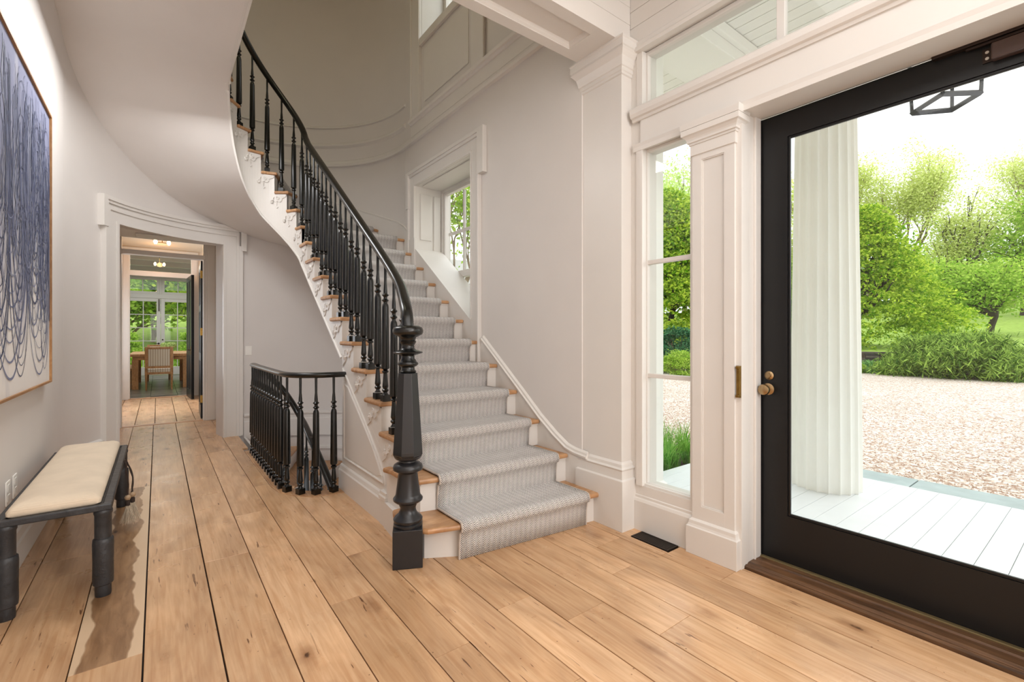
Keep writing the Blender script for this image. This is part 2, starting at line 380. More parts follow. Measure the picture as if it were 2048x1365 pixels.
# hall beyond
for xa, xb in ((-.62, -.5), (-.5, -.254), (-.254, -.03), (-.03, .225), (.225, .45), (.45, .69)):
    prow(xa, xb, [8.3, 11.72], gaps=(.004, .004))
prow(-.62, -.507, [6.4, 8.2])
thr = MB(); thr.box(-.45, .58, 8.2, 8.3, -.022, .006); part('threshold_strip', thr, TREADX, FLOOR, bevel=.003)
thr = MB(); thr.box(-.45, .52, 11.72, 11.86, -.022, .012); part('threshold_strip', thr, TREADX, FLOOR, bevel=.003)
rim = MB(); n = len(rim_out)
rim.prism(rim_out+rim_inn[::-1], -.03, .004)
part('well_rim_board', rim, TREAD, FLOOR, bevel=.004)
# sides of the floor opening
fas = MB(); fas.rings([[(a[0], a[1], -.03), (a[0]+.0, a[1], -.30), (b[0], b[1], -.30), (b[0], b[1], -.03)] for a, b in zip(rim_inn, rim_out)])
part('well_fascia', fas, TRIM, FLOOR)

# ================================================================== WALLS
def hole_wall(mb, axis, c0, c1, a0, a1, z0, z1, holes):
    """wall slab with rectangular holes (lo,hi,zlo,zhi) along its length"""
    cuts = sorted(set([a0, a1]+[h[0] for h in holes]+[h[1] for h in holes])); 
    for p, q in zip(cuts, cuts[1:]):
        mid = (p+q)/2; hs = sorted([h for h in holes if h[0] < mid < h[1]], key=lambda h: h[2]); z = z0
        for h in hs+[(0, 0, z1, z1)]:
            if h[2] > z+1e-5:
                if axis == 'y': mb.box(c0, c1, p, q, z, h[2])
                else: mb.box(p, q, c0, c1, z, h[2])
            z = h[3]
    return mb
ZT = 6.5
# right (stair) wall
SW = (3.72, 4.92, .9, 2.96); UW = (3.7, 4.78, 4.56, 6.2)
wr = struct('wall_right', hole_wall(MB(), 'y', XR, XR+.45, 2.30, C[1], -3, ZT, [SW, UW]), WALL)
wr['label'] = 'plain off-white wall beside the stair flight'
# left wall
struct('wall_left', MB().box(XL-.2, XL, -2.5, C[1], -.03, ZT), WALL)
# curved back wall with a door opening
OA, OB, OZ = 99.3, 144.3, 2.36
bw = MB()
for a0, a1, z0, z1 in ((0, OA, -3, ZT), (OA, OB, OZ+.05, ZT), (OB, 180, -3, ZT), (OA, OB, -3, -.03)):
    bw.arcwall(C, RO, RO+.28, a0, a1, z0, z1)
struct('wall_back', bw, WALL, auto=30)
# front wall (door, sidelights, transom) : solid bits
fw_ = MB()
DY0, DY1 = -.02, 1.235
SLa = (1.535, 1.875); SLb = (-.66, -.32)
fw_.box(2.47, 2.62, 1.875, 2.30, 0, 3.5)
fw_.box(2.47, 2.56, 1.235, 1.535, 0, 2.62)
fw_.box(2.47, 2.56, -.32, -.02, 0, 2.62); fw_.box(2.47, 2.62, -2.5, -.66, 0, 3.5)
for a, b in (SLa, SLb): fw_.box(2.47, 2.62, a, b, -.0, .285); fw_.box(2.47, 2.62, a, b, 2.44, 2.62)
fw_.box(2.455, 2.62, -.66, 1.875, 2.44, 2.7)
fw_.box(2.47, 2.62, -.66, 1.875, 3.07, 3.5)
struct('wall_front', fw_, TRIM)
FW = bpy.data.objects['wall_front']
# boards on the wall over the transom
z = 3.13
while z < 3.47:
    part('panel', MB().box(2.455, 2.47, -2.4, 1.957, z+.0015, min(z+.11, 3.47)-.0015), TRIM, FW, bevel=.003); z += .11
part('transom_head_trim', MB().prismy([(2.47, 3.06), (2.43, 3.06), (2.43, 3.085), (2.445, 3.10), (2.445, 3.125), (2.47, 3.125)], -.7, 1.957), TRIM, FW)
# cornice between sidelight and transom
part('cornice', MB().prismy([(2.46, 2.62), (2.445, 2.62), (2.44, 2.635), (2.425, 2.64), (2.415, 2.66), (2.415, 2.69), (2.43, 2.705), (2.47, 2.705)], -.7, 1.93), TRIM, FW)
part('architrave', MB().prismy([(2.46, 2.43), (2.46, 2.475), (2.445, 2.475), (2.45, 2.455), (2.452, 2.43)], -.66, 1.93), TRIM, FW)
# back wall behind the camera and far left opening closed
struct('wall_rear', MB().box(XL-.2, 2.62, -2.7, -2.5, 0, 3.5), WALL)
# ceilings
cl = MB(); cl.box(XL-.2, 2.62, -2.7, 1.95, 3.5, 3.6)
FC = struct('ceiling', cl, CEIL)
z = XL
while z < 2.45:
    part('panel', MB().box(z+.003, min(z+.14, 2.47)-.003, -2.45, 1.93, 3.488, 3.5), TRIM, FC, bevel=.004); z += .14
struct('ceiling_upper', MB().box(XL-.3, 3.0, 2.2, 7.2, ZT, ZT+.1), CEIL)
# wall above the beam that closes the upper stair hall
struct('wall_upper', MB().box(XL, 2.6, 2.1, 2.30, 3.72, ZT), WALL)

# beam with recessed soffit panel, boarded camera side
BM = MB(); y0, y1, zb = 1.956, 2.295, 3.135
BM.box(XL, 2.47, y0+.015, y1, zb+.03, 3.72); BM.box(XL, 2.47, y0, y0+.075, zb, zb+.05); BM.box(XL, 2.47, y1-.075, y1, zb, zb+.05)
BM.box(2.16, 2.47, y0, y1, zb, zb+.05); BM.box(XL, -.4, y0, y1, zb, zb+.05)
beam = struct('trim_1', BM, TRIM, label='panelled white beam spanning from the pilaster top')
z = zb+.02
while z < 3.72:
    part('panel', MB().box(XL, 2.455, y0, y0+.015, z+.001, min(z+.115, 3.72)-.001), TRIM, beam, bevel=.002); z += .115
mo = MB()
for ya, s in ((y0+.075, 1), (y1-.075, -1)):
    mo.prismx([(ya, zb+.004), (ya+s*.012, zb+.012), (ya+s*.022, zb+.03), (ya, zb+.03)], -.4, 2.16)
mo.prismy([(2.16, zb+.004), (2.148, zb+.012), (2.138, zb+.03), (2.16, zb+.03)], y0+.075, y1-.075)
part('panel_moulding', mo, TRIM, beam)

# pilaster 1 (beside the stair)
def pil_label(o, t): o['label'] = t
p1 = MB(); p1.rstack(2.37, 2.47, 1.958, 2.303, [(0, 0), (zb, 0)])
P1 = solo('pilaster', p1, TRIM, 'tall plain white pilaster standing between the stair and the sidelight, carrying the beam', 'pilaster', (2.42, 2.13, 0))
part('plinth', MB().rstack(2.37, 2.46, 1.958, 2.303, [(0, .035), (.318, .035), (.326, .022), (.378, .022), (.39, .028), (.40, .014), (.418, .012), (.432, .002)]), TRIM, P1)
part('capital', MB().rstack(2.37, 2.46, 1.958, 2.303, [(2.925, .001), (2.93, .008), (2.945, .008), (2.95, .013), (2.972, .013), (2.978, .02), (3.0, .024), (3.03, .032), (3.055, .052), (3.063, .06), (3.063, .052), (3.072, .052), (3.078, .06), (3.118, .06), (3.124, .066), (3.134, .066)]), TRIM, P1)
# pilasters either side of the door, recessed panel
def doorpil(yc, label):
    a, b = yc-.123, yc+.123; X = 2.452
    m = MB(); m.box(X+.012, 2.475, a, b, .16, 2.30)
    for q, r in ((a, a+.056), (b-.056, b)): m.box(X, X+.013, q, r, .16, 2.30)
    m.box(X, X+.013, a+.056, b-.056, .16, .275); m.box(X, X+.013, a+.056, b-.056, 2.245, 2.30)
    o = solo('pilaster', m, TRIM, label, 'pilaster', (X, yc, 0))
    part('plinth', MB().rstack(X, 2.48, a, b, [(0, .026), (.156, .026), (.16, .02), (.172, .016), (.19, .014), (.2, .002)]), TRIM, o, bevel=.002)
    part('capital', MB().rstack(X, 2.48, a, b, [(2.275, .0), (2.278, .008), (2.335, .008), (2.337, .014), (2.348, .014), (2.35, .022), (2.362, .022), (2.372, .026), (2.385, .036), (2.39, .046), (2.42, .046), (2.421, .038), (2.423, .046), (2.455, .05), (2.462, .05)]), TRIM, o)
    pm = MB()
    for q, s in ((a+.056, 1), (b-.056, -1)): pm.box(X+.004, X+.013, q, q+s*.006, .275, 2.245)
    for q, s in ((.275, 1), (2.245, -1)): pm.box(X+.004, X+.013, a+.056, b-.056, q, q+s*.006)
    part('panel_moulding', pm, TRIM, o)
    return o
doorpil(1.388, 'slender white pilaster with recessed panel, between sidelight and black door')
doorpil(-.17, 'slender white pilaster with recessed panel, on the far hinge side of the door')
# baseboard under sidelights
for nme, (a, b) in (('baseboard_front', (1.51, 1.94)), ('baseboard_front_far', (-.7, -.3))):
    struct(nme, MB().prismy([(2.452, 0), (2.452, .185), (2.458, .2), (2.465, .206), (2.465, .22), (2.475, .23), (2.475, 0)], a, b), TRIM)

# sidelights, transom
def window_unit(name, x, ya, yb, za, zb_, bars_y=(), bars_z=(), fr=.03, d=.05, bw=.022, m=TRIM, barm=None, label=None):
    f = MB(); f.box(x, x+d, ya, ya+fr, za, zb_); f.box(x, x+d, yb-fr, yb, za, zb_); f.box(x, x+d, ya+fr, yb-fr, za, za+fr); f.box(x, x+d, ya+fr, yb-fr, zb_-fr, zb_)
    o = struct(name, f, m, bevel=.003)
    if label: o['label'] = label
    ys = [ya+fr]+[y for y in bars_y]+[yb-fr]; zs = [za+fr]+list(bars_z)+[zb_-fr]
    for y in bars_y: part('muntin', MB().box(x+.004, x+d-.004, y-bw/2, y+bw/2, za+fr, zb_-fr), barm or m, o, bevel=.003)
    for z in bars_z:
        for p, q in zip(ys, ys[1:]):
            part('muntin', MB().box(x+.005, x+d-.005, p+(bw/2 if p in bars_y else 0), q-(bw/2 if q in bars_y else 0), z-bw/2, z+bw/2), barm or m, o, bevel=.003)
    for p, q in zip(ys, ys[1:]):
        for r, s in zip(zs, zs[1:]):
            part('pane', MB().box(x+d*.55, x+d*.55+.004, p, q, r, s), GLASS, o)
    return o
w1 = window_unit('window_1', 2.5, SLa[0], SLa[1], .285, 2.44, (), (.99, 1.715), .018, .045, .026)
part('sill', MB().box(2.48, 2.505, SLa[0], SLa[1], .275, .30), TRIM, w1, bevel=.003)
w2 = window_unit('window_2', 2.5, SLb[0], SLb[1], .285, 2.44, (), (.99, 1.715), .018, .045, .026)
w3 = window_unit('window_3', 2.5, -.66, 1.875, 2.70, 3.065, (-.55+.0, .255, 1.055), (), .024, .045, .04)
# inner casing strips of the sidelight
cs = MB(); cs.box(2.455, 2.5, 1.862, 1.91, .285, 2.44); cs.box(2.46, 2.5, 1.865, 1.91, 2.70, 3.065)
struct('trim_2', cs, TRIM, bevel=.003)

# door frame + door
jf = MB()
jf.box(2.475, 2.56, 1.235, 1.262, 0, 2.49); jf.box(2.56, 2.70, 1.235, 1.30, 0, 2.47); jf.box(2.475, 2.56, -.047, -.02, 0, 2.49); jf.box(2.56, 2.70, -.085, -.02, 0, 2.47)
jf.box(2.475, 2.70, -.047, 1.262, 2.455, 2.52); jf.box(2.60, 2.66, 1.222, 1.235, 0.01, 2.455); jf.box(2.60, 2.66, -.02, 1.222, 2.442, 2.455)
dj = struct('trim_3', jf, TRIM, bevel=.003, label='white jamb and head of the black entrance door')
sl = MB(); sl.prismy([(2.50, 0), (2.50, .012), (2.515, .018), (2.53, .014), (2.545, .022), (2.60, .022), (2.605, .03), (2.78, .02), (2.8, -.08), (2.5, -.08)], -.02, 1.235)
struct('trim_4', sl, SILL, label='worn dark wooden threshold below the entrance door')
part('sill_strip', MB().box(2.648, 2.672, -.02, 1.232, .018, .034), mat('sill_metal', (128, 112, 78), .4, metal=.5), bpy.data.objects['trim_4'], bevel=.003)
door = MB(); X0, X1 = 2.675, 2.72
ga, gb, gz0, gz1 = .125, 1.092, .282, 2.31
door.box(X0, X1, gb, DY1-.003, .008, 2.442); door.box(X0, X1, DY0+.003, ga, .008, 2.442); door.box(X0, X1, ga, gb, .008, gz0); door.box(X0, X1, ga, gb, gz1, 2.442)
D1 = put('door_1', door.mesh('door_1'), DOORB, None, kind='structure'); D1['label'] = 'black entrance door with one full glass pane'
st = MB()
for a, b, c_, d_ in ((gb-.012, gb, gz0, gz1), (ga, ga+.012, gz0, gz1)): st.box(X0+.006, X0+.02, a, b, c_, d_)
st.box(X0+.006, X0+.02, ga+.012, gb-.012, gz0, gz0+.012); st.box(X0+.006, X0+.02, ga+.012, gb-.012, gz1-.012, gz1)
part('glazing_bead', st, DOORB, D1, bevel=.003)
part('pane', MB().box(2.696, 2.702, ga+.001, gb-.001, gz0+.001, gz1-.001), GLASS, D1)
kn = MB(); kn.lathe([(.001, -.002), (.030, -.002), (.032, .004), (.026, .008), (.011, .012), (.010, .03), (.016, .034), (.027, .042), (.030, .052), (.027, .062), (.015, .068), (.001, .069)], (0, 0, 0), 24, axis='z')
def knob(y, z, pr, nm, cc):
    m = MB(); m.lathe([(r, -h) for r, h in pr], (X0, y, z), 24, axis='x'); part(nm, m, BRONZE, cc, auto=40)
knob(1.190, .952, [(.001, 0), (.030, 0), (.032, .005), (.024, .009), (.011, .012), (.010, .03), (.018, .034), (.028, .042), (.031, .052), (.027, .063), (.014, .069), (.001, .07)], 'door_knob', D1)
knob(1.184, 1.027, [(.001, 0), (.023, 0), (.024, .006), (.019, .010), (.013, .012), (.012, .018), (.001, .02)], 'deadbolt', D1)
# door closer
DC = thing('door_closer', 'dark bronze door closer arm and track on the door head', 'door closer', (2.66, .4, 2.42))
part('track', MB().box(2.645, 2.675, .18, .505, 2.43, 2.446), DARKBR, DC, bevel=.002)
part('arm', MB().box(2.652, 2.668, .15, .40, 2.418, 2.428), DARKBR, DC, bevel=.002)
part('closer_body', MB().box(2.635, 2.675, .02, .325, 2.345, 2.41), mat('closer_brown', (70, 52, 46), .4), DC, bevel=.006)
sc = MB(); [sc.lathe([(.001, 0), (.006, 0), (.006, -.004), (.001, -.004)], (2.675, .337, zz), 12, axis='x') for zz in (2.365, 2.388)]
part('mounting_plate', MB().box(2.669, 2.675, .325, .352, 2.35, 2.405), DARKBR, DC)
sc2 = MB(); [sc2.lathe([(.001, -.003), (.006, -.003), (.006, 0), (.001, 0)], (2.669, .339, zz), 12, axis='x') for zz in (2.365, 2.39)]
part('screw', sc2, mat('bright_steel', (210, 205, 195), .3, metal=1), DC)
# brass edge pull on the casing
DP = thing('door_pull', 'aged brass edge pull on the white casing beside the door', 'handle', (2.47, 1.25, 1.0))
part('back_plate', MB().box(2.466, 2.4745, 1.237, 1.262, .915, 1.085), BRASS, DP, bevel=.002)
part('grip', MB().box(2.452, 2.466, 1.238, 1.242, .93, 1.07).box(2.445, 2.466, 1.237, 1.255, 1.07, 1.083).box(2.445, 2.466, 1.237, 1.255, .917, .93), BRASS, DP, bevel=.002)
# floor register
FV = solo('floor_vent', MB().box(2.345, 2.452, 1.603, 1.61, -.01, .002).box(2.345, 2.452, 1.853, 1.86, -.01, .002).box(2.345, 2.352, 1.61, 1.853, -.01, .002).box(2.445, 2.452, 1.61, 1.853, -.01, .002),
          mat('vent_bronze', (46, 38, 32), .45, metal=.4), 'dark bronze slotted floor vent in front of the sidelight', 'vent', (2.4, 1.73, 0))
for i in range(28): part('slat', MB().box(2.352, 2.445, 1.6135+i*.0087, 1.6185+i*.0087, -.01, .0005), MATS['vent_bronze'], FV)
part('vent_pan', MB().box(2.345, 2.452, 1.603, 1.86, -.02, -.012), mat('vent_dark', (12, 10, 9), .9), FV)

# ---------------------------------------------------- left wall trims
struct('baseboard_left', MB().prismy([(XL, 0), (XL+.022, 0), (XL+.022, .13), (XL+.014, .14), (XL+.014, .19), (XL+.006, .2), (XL, .2)], -2.5, C[1]), TRIM)
bb = MB()
for a0, a1 in ((0, 90.5), (152, 180)):
    bb.rings([[(C[0]+r*cos(a), C[1]+r*sin(a), z) for r, z in ((RO, -.06), (RO-.022, -.06), (RO-.022, .16), (RO-.012, .17), (RO-.012, .22), (RO-.03, .23), (RO-.03, .245), (RO, .26))] for a in [radians(a0+(a1-a0)*i/24) for i in range(25)]])
struct('baseboard_back', bb, TRIM, auto=30)
# lower stair hall mouldings on curved wall
lm = MB()
for zz in (-.04, -.22):
    lm.rings([[(C[0]+r*cos(a), C[1]+r*sin(a), z+zz) for r, z in ((RO, -.02), (RO-.022, -.02), (RO-.022, .01), (RO, .02))] for a in [radians(90*i/24) for i in range(25)]])
struct('trim_5', lm, TRIM, auto=30)
# curved door casing with ears
cs = MB()
def arccas(a0, a1, z0, z1, prof):
    n = max(1, int(abs(a1-a0)/3)); 
    for r0, aa, bb_, c0, c1 in prof: pass
def ab(r, a0, a1, z0, z1): cs.arcwall(C, r, RO+.002, a0, a1, z0, z1, n=max(2, int(abs(a1-a0)/1.2)+1))
ab(RO-.03, 92.6, OA, 0, 2.56); ab(RO-.03, OB, 150.2, 0, 2.56); ab(RO-.0302, OA-.01, OB+.01, OZ, 2.56)
for a0, a1 in ((91.0, 92.6), (150.2, 151.8)): ab(RO-.05, a0, a1, 0, 2.36)
ab(RO-.042, 92.6, 93.8, 0, 2.5); ab(RO-.042, 149, 150.2, 0, 2.5); ab(RO-.042, 93.8, 149, 2.475, 2.50)
ab(RO-.038, 98.2, OA, 0, OZ+.025); ab(RO-.038, OB, OB+1.1, 0, OZ+.025); ab(RO-.0382, OA, OB, OZ, OZ+.025)
for a0, a1 in ((89.4, 91.8), (151.0, 153.4)): ab(RO-.058, a0, a1, 2.30, 2.6)
ab(RO-.058, 89.4, 153.4, 2.565, 2.6); ab(RO-.046, 89.5, 153.3, 2.535, 2.565)
struct('trim_6', cs, TRIM, auto=30, label='moulded white casing with ears around the curved wall doorway')
# jamb lining of the curved doorway (deep reveal with three panels each side)
def pt(a, r): return (C[0]+r*cos(radians(a)), C[1]+r*sin(radians(a)))
jr = MB()
jr.prism([pt(OA, RO+.0), (.615, 7.12), (.80, 7.12), pt(OA-4, RO+.05)], 0, OZ+.08)
xl = -.42
jr.prism([pt(OB, RO), (xl, 6.15), (xl, 7.12), (xl-.2, 7.12), pt(OB+6, RO+.05)], 0, OZ+.08)
jr.prism([pt(a, RO+.012) for a in np.linspace(OB, OA, 12)]+[(.615, 7.12), (xl, 7.12)], OZ+.05, OZ+.3)
J = struct('trim_7', jr, TRIM, label='deep panelled white reveal of the curved doorway')
pa = pt(OA, RO); pb = (.615, 7.12); dx, dy = pb[0]-pa[0], pb[1]-pa[1]; LL = hypot(dx, dy); nx, ny = -dy/LL, dx/LL
for z0, z1 in ((.12, .82), (.97, 1.50), (1.64, 2.22)):
    P = [(pa[0]+dx*t+nx*o, pa[1]+dy*t+ny*o) for t, o in ((.3, -.001), (.72, -.001), (.66, .012), (.36, .012))]
    part('panel', MB().prism(P, z0, z1), TRIM, J, bevel=.008)
cp = MB(); cp.box(-.2, .45, 6.75, 7.02, OZ+.036, OZ+.05); part('panel', cp, TRIM, J, bevel=.008)

# ================================================================== ROOMS BEYOND
W2 = mat('hall_wall_paint', (226, 214, 200), .5)
b1 = MB(); y0, y1 = 8.2, 8.3
b1.box(-1.2, -.41, y0, y1, 0, 3.0); b1.box(.56, 1.6, y0, y1, 0, 3.0); b1.box(-.41, .56, y0, y1, 2.60, 3.0)
b1.box(-.8, xl-.03, 7.1, 8.2, 0, 2.9); b1.box(.8, .95, 7.1, 8.2, 0, 2.9); b1.box(-.6, .95, 7.1, 8.3, 2.62, 2.75)
WM = struct('wall_middle', b1, W2)
t = MB()
for a, b in ((-.55, -.41), (.56, .70)):
    t.box(a, b, y0-.02, y0, 0, 2.62); t.box(a+.02, b-.02, y0-.03, y0-.02, 0, 2.6)
t.box(-.41, .56, y0-.03, y1, 2.36, 2.42); t.box(-.56, .71, y0-.03, y0, 2.60, 2.68)
t.box(-.41, -.385, y0-.01, y1, 0, 2.6); t.box(.535, .56, y0-.01, y1, 0, 2.6)
tr8 = struct('trim_8', t, TRIM, bevel=.004, label='white casing and transom bar of the middle doorway')
part('pane', MB().box(-.385, .535, 8.25, 8.254, 2.42, 2.60), GLASS, tr8)
# hall walls / ceiling
h = MB(); h.box(-1.0, -.75, 8.3, 11.8, 0, 3.0); h.box(1.0, 1.2, 8.3, 11.8, 0, 3.0); 
struct('wall_hall', h, W2)
HC = struct('ceiling_hall', MB().box(-1.0, 1.2, 8.2, 11.8, 3.0, 3.1), mat('cream_ceiling', (230, 215, 195), .6))
h = MB(); y0, y1 = 11.75, 11.9
h.box(-3.4, -.43, y0, y1, 0, 3.2); h.box(.56, 3.6, y0, y1, 0, 3.2); h.box(-.43, .56, y0, y1, 2.88, 3.2); h.box(-.43, .56, y0, y1, 2.44, 2.52)
struct('wall_far', h, W2)
t = MB()
for a, b in ((-.55, -.43), (.56, .68)): t.box(a, b, y0-.02, y0, 0, 2.92); t.box(a+.02, b-.02, y0-.03, y0-.02, 0, 2.92)
t.box(-.55, .68, y0-.02, y0, 2.43, 2.53); t.box(-.55, .68, y0-.025, y0, 2.88, 2.98)
tr9 = struct('trim_9', t, TRIM, bevel=.004, label='white casing of the dining room doorway with glazed transom')
part('pane', MB().box(-.43, .56, 11.8, 11.804, 2.52, 2.88), GLASS, tr9)
# pendant lights
def pendant(x, y, zc, drop, label):
    o = thing('pendant_light', label, 'light', (x, y, zc), 'pendant lights along the hall')
    m = MB(); m.lathe([(.001, 0), (.065, 0), (.065, -.012), (.05, -.03), (.02, -.05), (.008, -.06), (.001, -.06)], (x, y, zc), 16); part('ceiling_rose', m, BRASS, o, auto=40)
    m = MB(); m.tube([(x, y, zc-.05), (x, y, zc-drop)], .006, 8); m.tube([(x-.09, y, zc-drop), (x+.09, y, zc-drop)], .005, 8); st_ = part('stem', m, BRASS, o)
    for s in (-1, 1):
        m = MB(); m.lathe([(.004, -.03), (.014, -.028), (.024, -.005), (.026, .012), (.02, .03), (.01, .045), (.001, .05)], (x+s*.085, y, zc-drop), 12)
        part('bulb', m, EMI, st_, auto=60)
EMI = bpy.data.materials.new('glowing_bulb'); EMI.use_nodes = True
EMI.node_tree.nodes['Principled BSDF'].inputs['Emission Color'].default_value = (1, .62, .28, 1); EMI.node_tree.nodes['Principled BSDF'].inputs['Emission Strength'].default_value = 30
pendant(.06, 9.3, 3.0, .27, 'brass two-bulb pendant nearest, glowing behind the first transom')
pendant(.04, 14.0, 3.2, .25, 'small brass two-bulb pendant in the dining room, seen through the far transom')
light('pendant_glow', 'POINT', (.06, 9.3, 2.6), (0, 0, 0), 2.4, (1, .5, .2), shadow_soft_size=.05)
light('pendant_glow', 'POINT', (.04, 11.2, 2.75), (0, 0, 0), 3, (1, .5, .2), shadow_soft_size=.05)
# open black doors
def pdoor(name, p, q, z1, label, m=DOORB, panels=True):
    ang = atan2(q[1]-p[1], q[0]-p[0]); L_ = hypot(q[0]-p[0], q[1]-p[1]); c = ((p[0]+q[0])/2, (p[1]+q[1])/2)
    mb = MB(); mb.rbox(c, (L_/2, .016), ang, .012, z1); o = struct(name, mb, m); o['label'] = label
    f = MB(); nx, ny = -sin(ang), cos(ang)
    def piece(u0, u1, z0, z1_):
        cc = (p[0]+cos(ang)*(u0+u1)/2, p[1]+sin(ang)*(u0+u1)/2); f.rbox(cc, ((u1-u0)/2, .024), ang, z0, z1_)
    piece(0, .1, .012, z1); piece(L_-.1, L_, .012, z1); piece(L_/2-.04, L_/2+.04, .012, z1)
    for a, b in ((.012, .18), (.86, .98), (1.62, 1.72), (z1-.1, z1)): piece(.1, L_-.1, a, b)
    part('frame', f, m, o, bevel=.004)
    return o, ang, L_
d2, ang, L_ = pdoor('door_2', (.50, 11.74), (.545, 10.98), 2.43, 'black panelled door standing open at the dining room')
hd = MB(); hd.box(.515, .55, 11.0, 11.04, .88, 1.04); part('lock_plate', hd, BRASS, d2)
hl = MB(); hl.tube([(.52, 11.06, .97), (.47, 11.06, .97), (.47, 11.16, .965)], .009, 8); part('lever_handle', hl, DARKBR, d2)
d3, ang, L_ = pdoor('door_3', (.535, 8.32), (.56, 9.15), 2.36, 'black door standing open behind the middle doorway')
hh = MB()
for zz in (.25, 1.25, 2.1): hh.box(.505, .537, 8.3, 8.325, zz, zz+.11)
part('hinge', hh, BRASS, d3)
# dining room shell
sl_ = mat('slate_tile', (104, 100, 92), .28, var=.3, vscale=2.5, bump=.08, bscale=12)
df = MB(); df.box(-3.4, 3.6, 11.86, 18.6, -.25, -.012)
DF = struct('floor_dining', df, mat('slate_grout', (60, 58, 54), .8))
random.seed(3)
x = -3.3; k = 0
while x < 3.4:
    y = 11.86+(.23 if k % 2 else 0)
    while y < 18.5:
        if -1.2 < x < 1.4: part('tile', MB().box(x+.004, x+.451, y+.004, min(y+.451, 18.55), -.012, random.uniform(-.001, .002)), sl_, DF)
        y += .455
    x += .455; k += 1
h = MB(); h.box(-3.5, -3.3, 11.9, 18.5, 0, 3.4); h.box(3.4, 3.6, 11.9, 18.5, 0, 3.4)
hole_wall(h, 'x', 18.4, 18.6, -3.4, 3.6, 0, 3.4, [(-.86, 1.02, 0, 3.1), (-2.9, -1.5, .6, 2.9), (1.6, 3.0, .6, 2.9)])
struct('wall_dining', h, TRIM)
CD = struct('ceiling_dining', MB().box(-3.4, 3.6, 11.9, 18.6, 3.4, 3.5), TRIM)
for yy in (12.6, 13.9, 15.2, 16.5, 17.8): part('beam', MB().box(-3.3, 3.5, yy, yy+.16, 3.2, 3.4), TRIM, CD, bevel=.008)
for i in range(30): part('panel', MB().box(-1.5+i*.1+.002, -1.4+i*.1-.002, 11.95, 18.4, 3.388, 3.4), TRIM, CD)
# french doors
def leaf(name, xa, xb, z0, z1, cols, rows, label, st=.10, bot=.25):
    f = MB(); y = 18.44; d = .05
    f.box(xa, xa+st, y, y+d, z0, z1); f.box(xb-st, xb, y, y+d, z0, z1); f.box(xa+st, xb-st, y, y+d, z0, z0+bot); f.box(xa+st, xb-st, y, y+d, z1-st, z1)
    o = struct(name, f, TRIM, bevel=.004); o['label'] = label
    a, b, c_, e = xa+st, xb-st, z0+bot, z1-st
    for i in range(1, cols): part('muntin', MB().box(a+(b-a)*i/cols-.011, a+(b-a)*i/cols+.011, y+.01, y+.04, c_, e), TRIM, o)
    for j in range(1, rows): part('muntin', MB().box(a, b, y+.012, y+.038, c_+(e-c_)*j/rows-.011, c_+(e-c_)*j/rows+.011), TRIM, o)
    for i in range(cols):
        for j in range(rows): part('pane', MB().box(a+(b-a)*i/cols+.003, a+(b-a)*(i+1)/cols-.003, y+.023, y+.027, c_+(e-c_)*j/rows+.003, c_+(e-c_)*(j+1)/rows-.003), GLASS, o)
    return o
xm = .08
lf = leaf('door_4', xm-.86, xm-.004, .01, 2.42, 2, 5, 'left leaf of the white glazed garden doors in the dining room')
rf = leaf('door_5', xm+.004, xm+.86, .01, 2.42, 2, 5, 'right leaf of the white glazed garden doors in the dining room')
leaf('window_4', xm-.86, xm-.03, 2.56, 3.06, 2, 1, 'left transom light over the garden doors', .07, .07); leaf('window_5', xm+.03, xm+.86, 2.56, 3.06, 2, 1, 'right transom light over the garden doors', .07, .07)
part('bolt', MB().box(xm-.055, xm-.03, 18.41, 18.44, 2.02, 2.4), DARKBR, lf)
m = MB(); m.lathe([(.001, 0), (.028, 0), (.028, -.008), (.012, -.012), (.012, -.05), (.001, -.05)], (xm-.05, 18.44, 1.0), 12, axis='y'); m.tube([(xm-.05, 18.395, 1.0), (xm-.16, 18.395, 1.0)], .008, 8); part('lever_handle', m, DARKBR, lf)
m = MB(); m.lathe([(.001, 0), (.028, 0), (.028, -.008), (.012, -.012), (.012, -.05), (.001, -.05)], (xm+.05, 18.44, 1.0), 12, axis='y'); m.lathe([(.001, 0), (.022, 0), (.022, -.012), (.001, -.012)], (xm+.05, 18.44, 1.12), 12, axis='y'); part('lever_handle', m, DARKBR, rf)
struct('trim_10', MB().box(-.86, -.78, 18.40, 18.5, 0, 3.1).box(.94, 1.02, 18.40, 18.5, 0, 3.1).box(-.78, .94, 18.42, 18.5, 2.42, 2.56).box(-.78, .94, 18.40, 18.5, 3.06, 3.16).box(xm-.03, xm+.03, 18.42, 18.5, 2.56, 3.06), TRIM, bevel=.006)
light('far_hall_side_fill', 'AREA', (-.73, 10, 1.35), (0, radians(-90), 0), 38, (.84, .92, 1), shape='RECTANGLE', size=1.6, size_y=2.2)  # invented cool fill at the side wall, no window built there
light('dining_overhead_fill', 'AREA', (.1, 15.2, 3.1), (0, 0, 0), 75, (.95, 1, .97), shape='RECTANGLE', size=3, size_y=4)  # added area fill below the dining ceiling, stands in for daylight
# table
T = thing('dining_table', 'long oak dining table with thick square legs seen through the doorways', 'table', (.05, 14.9, 0))
part('table_top', MB().box(-.52, .66, 13.72, 16.1, .76, .82), PALEOAK, T, bevel=.006)
part('apron', MB().box(-.46, .60, 13.78, 16.04, .68, .76), PALEOAK, T, bevel=.004)
for lx in (-.47, .49):
    for ly in (13.78, 15.92): part('leg', MB().box(lx, lx+.12, ly, ly+.12, 0, .68), PALEOAK, T, bevel=.004)
solo('table_runner', MB().box(-.14, .30, 13.70, 16.12, .821, .826).box(-.14, .30, 13.70, 13.706, .54, .826), mat('white_linen', (232, 232, 236), .8), 'white cloth runner draped over the end of the oak table', 'table runner', (.08, 14.9, .82))
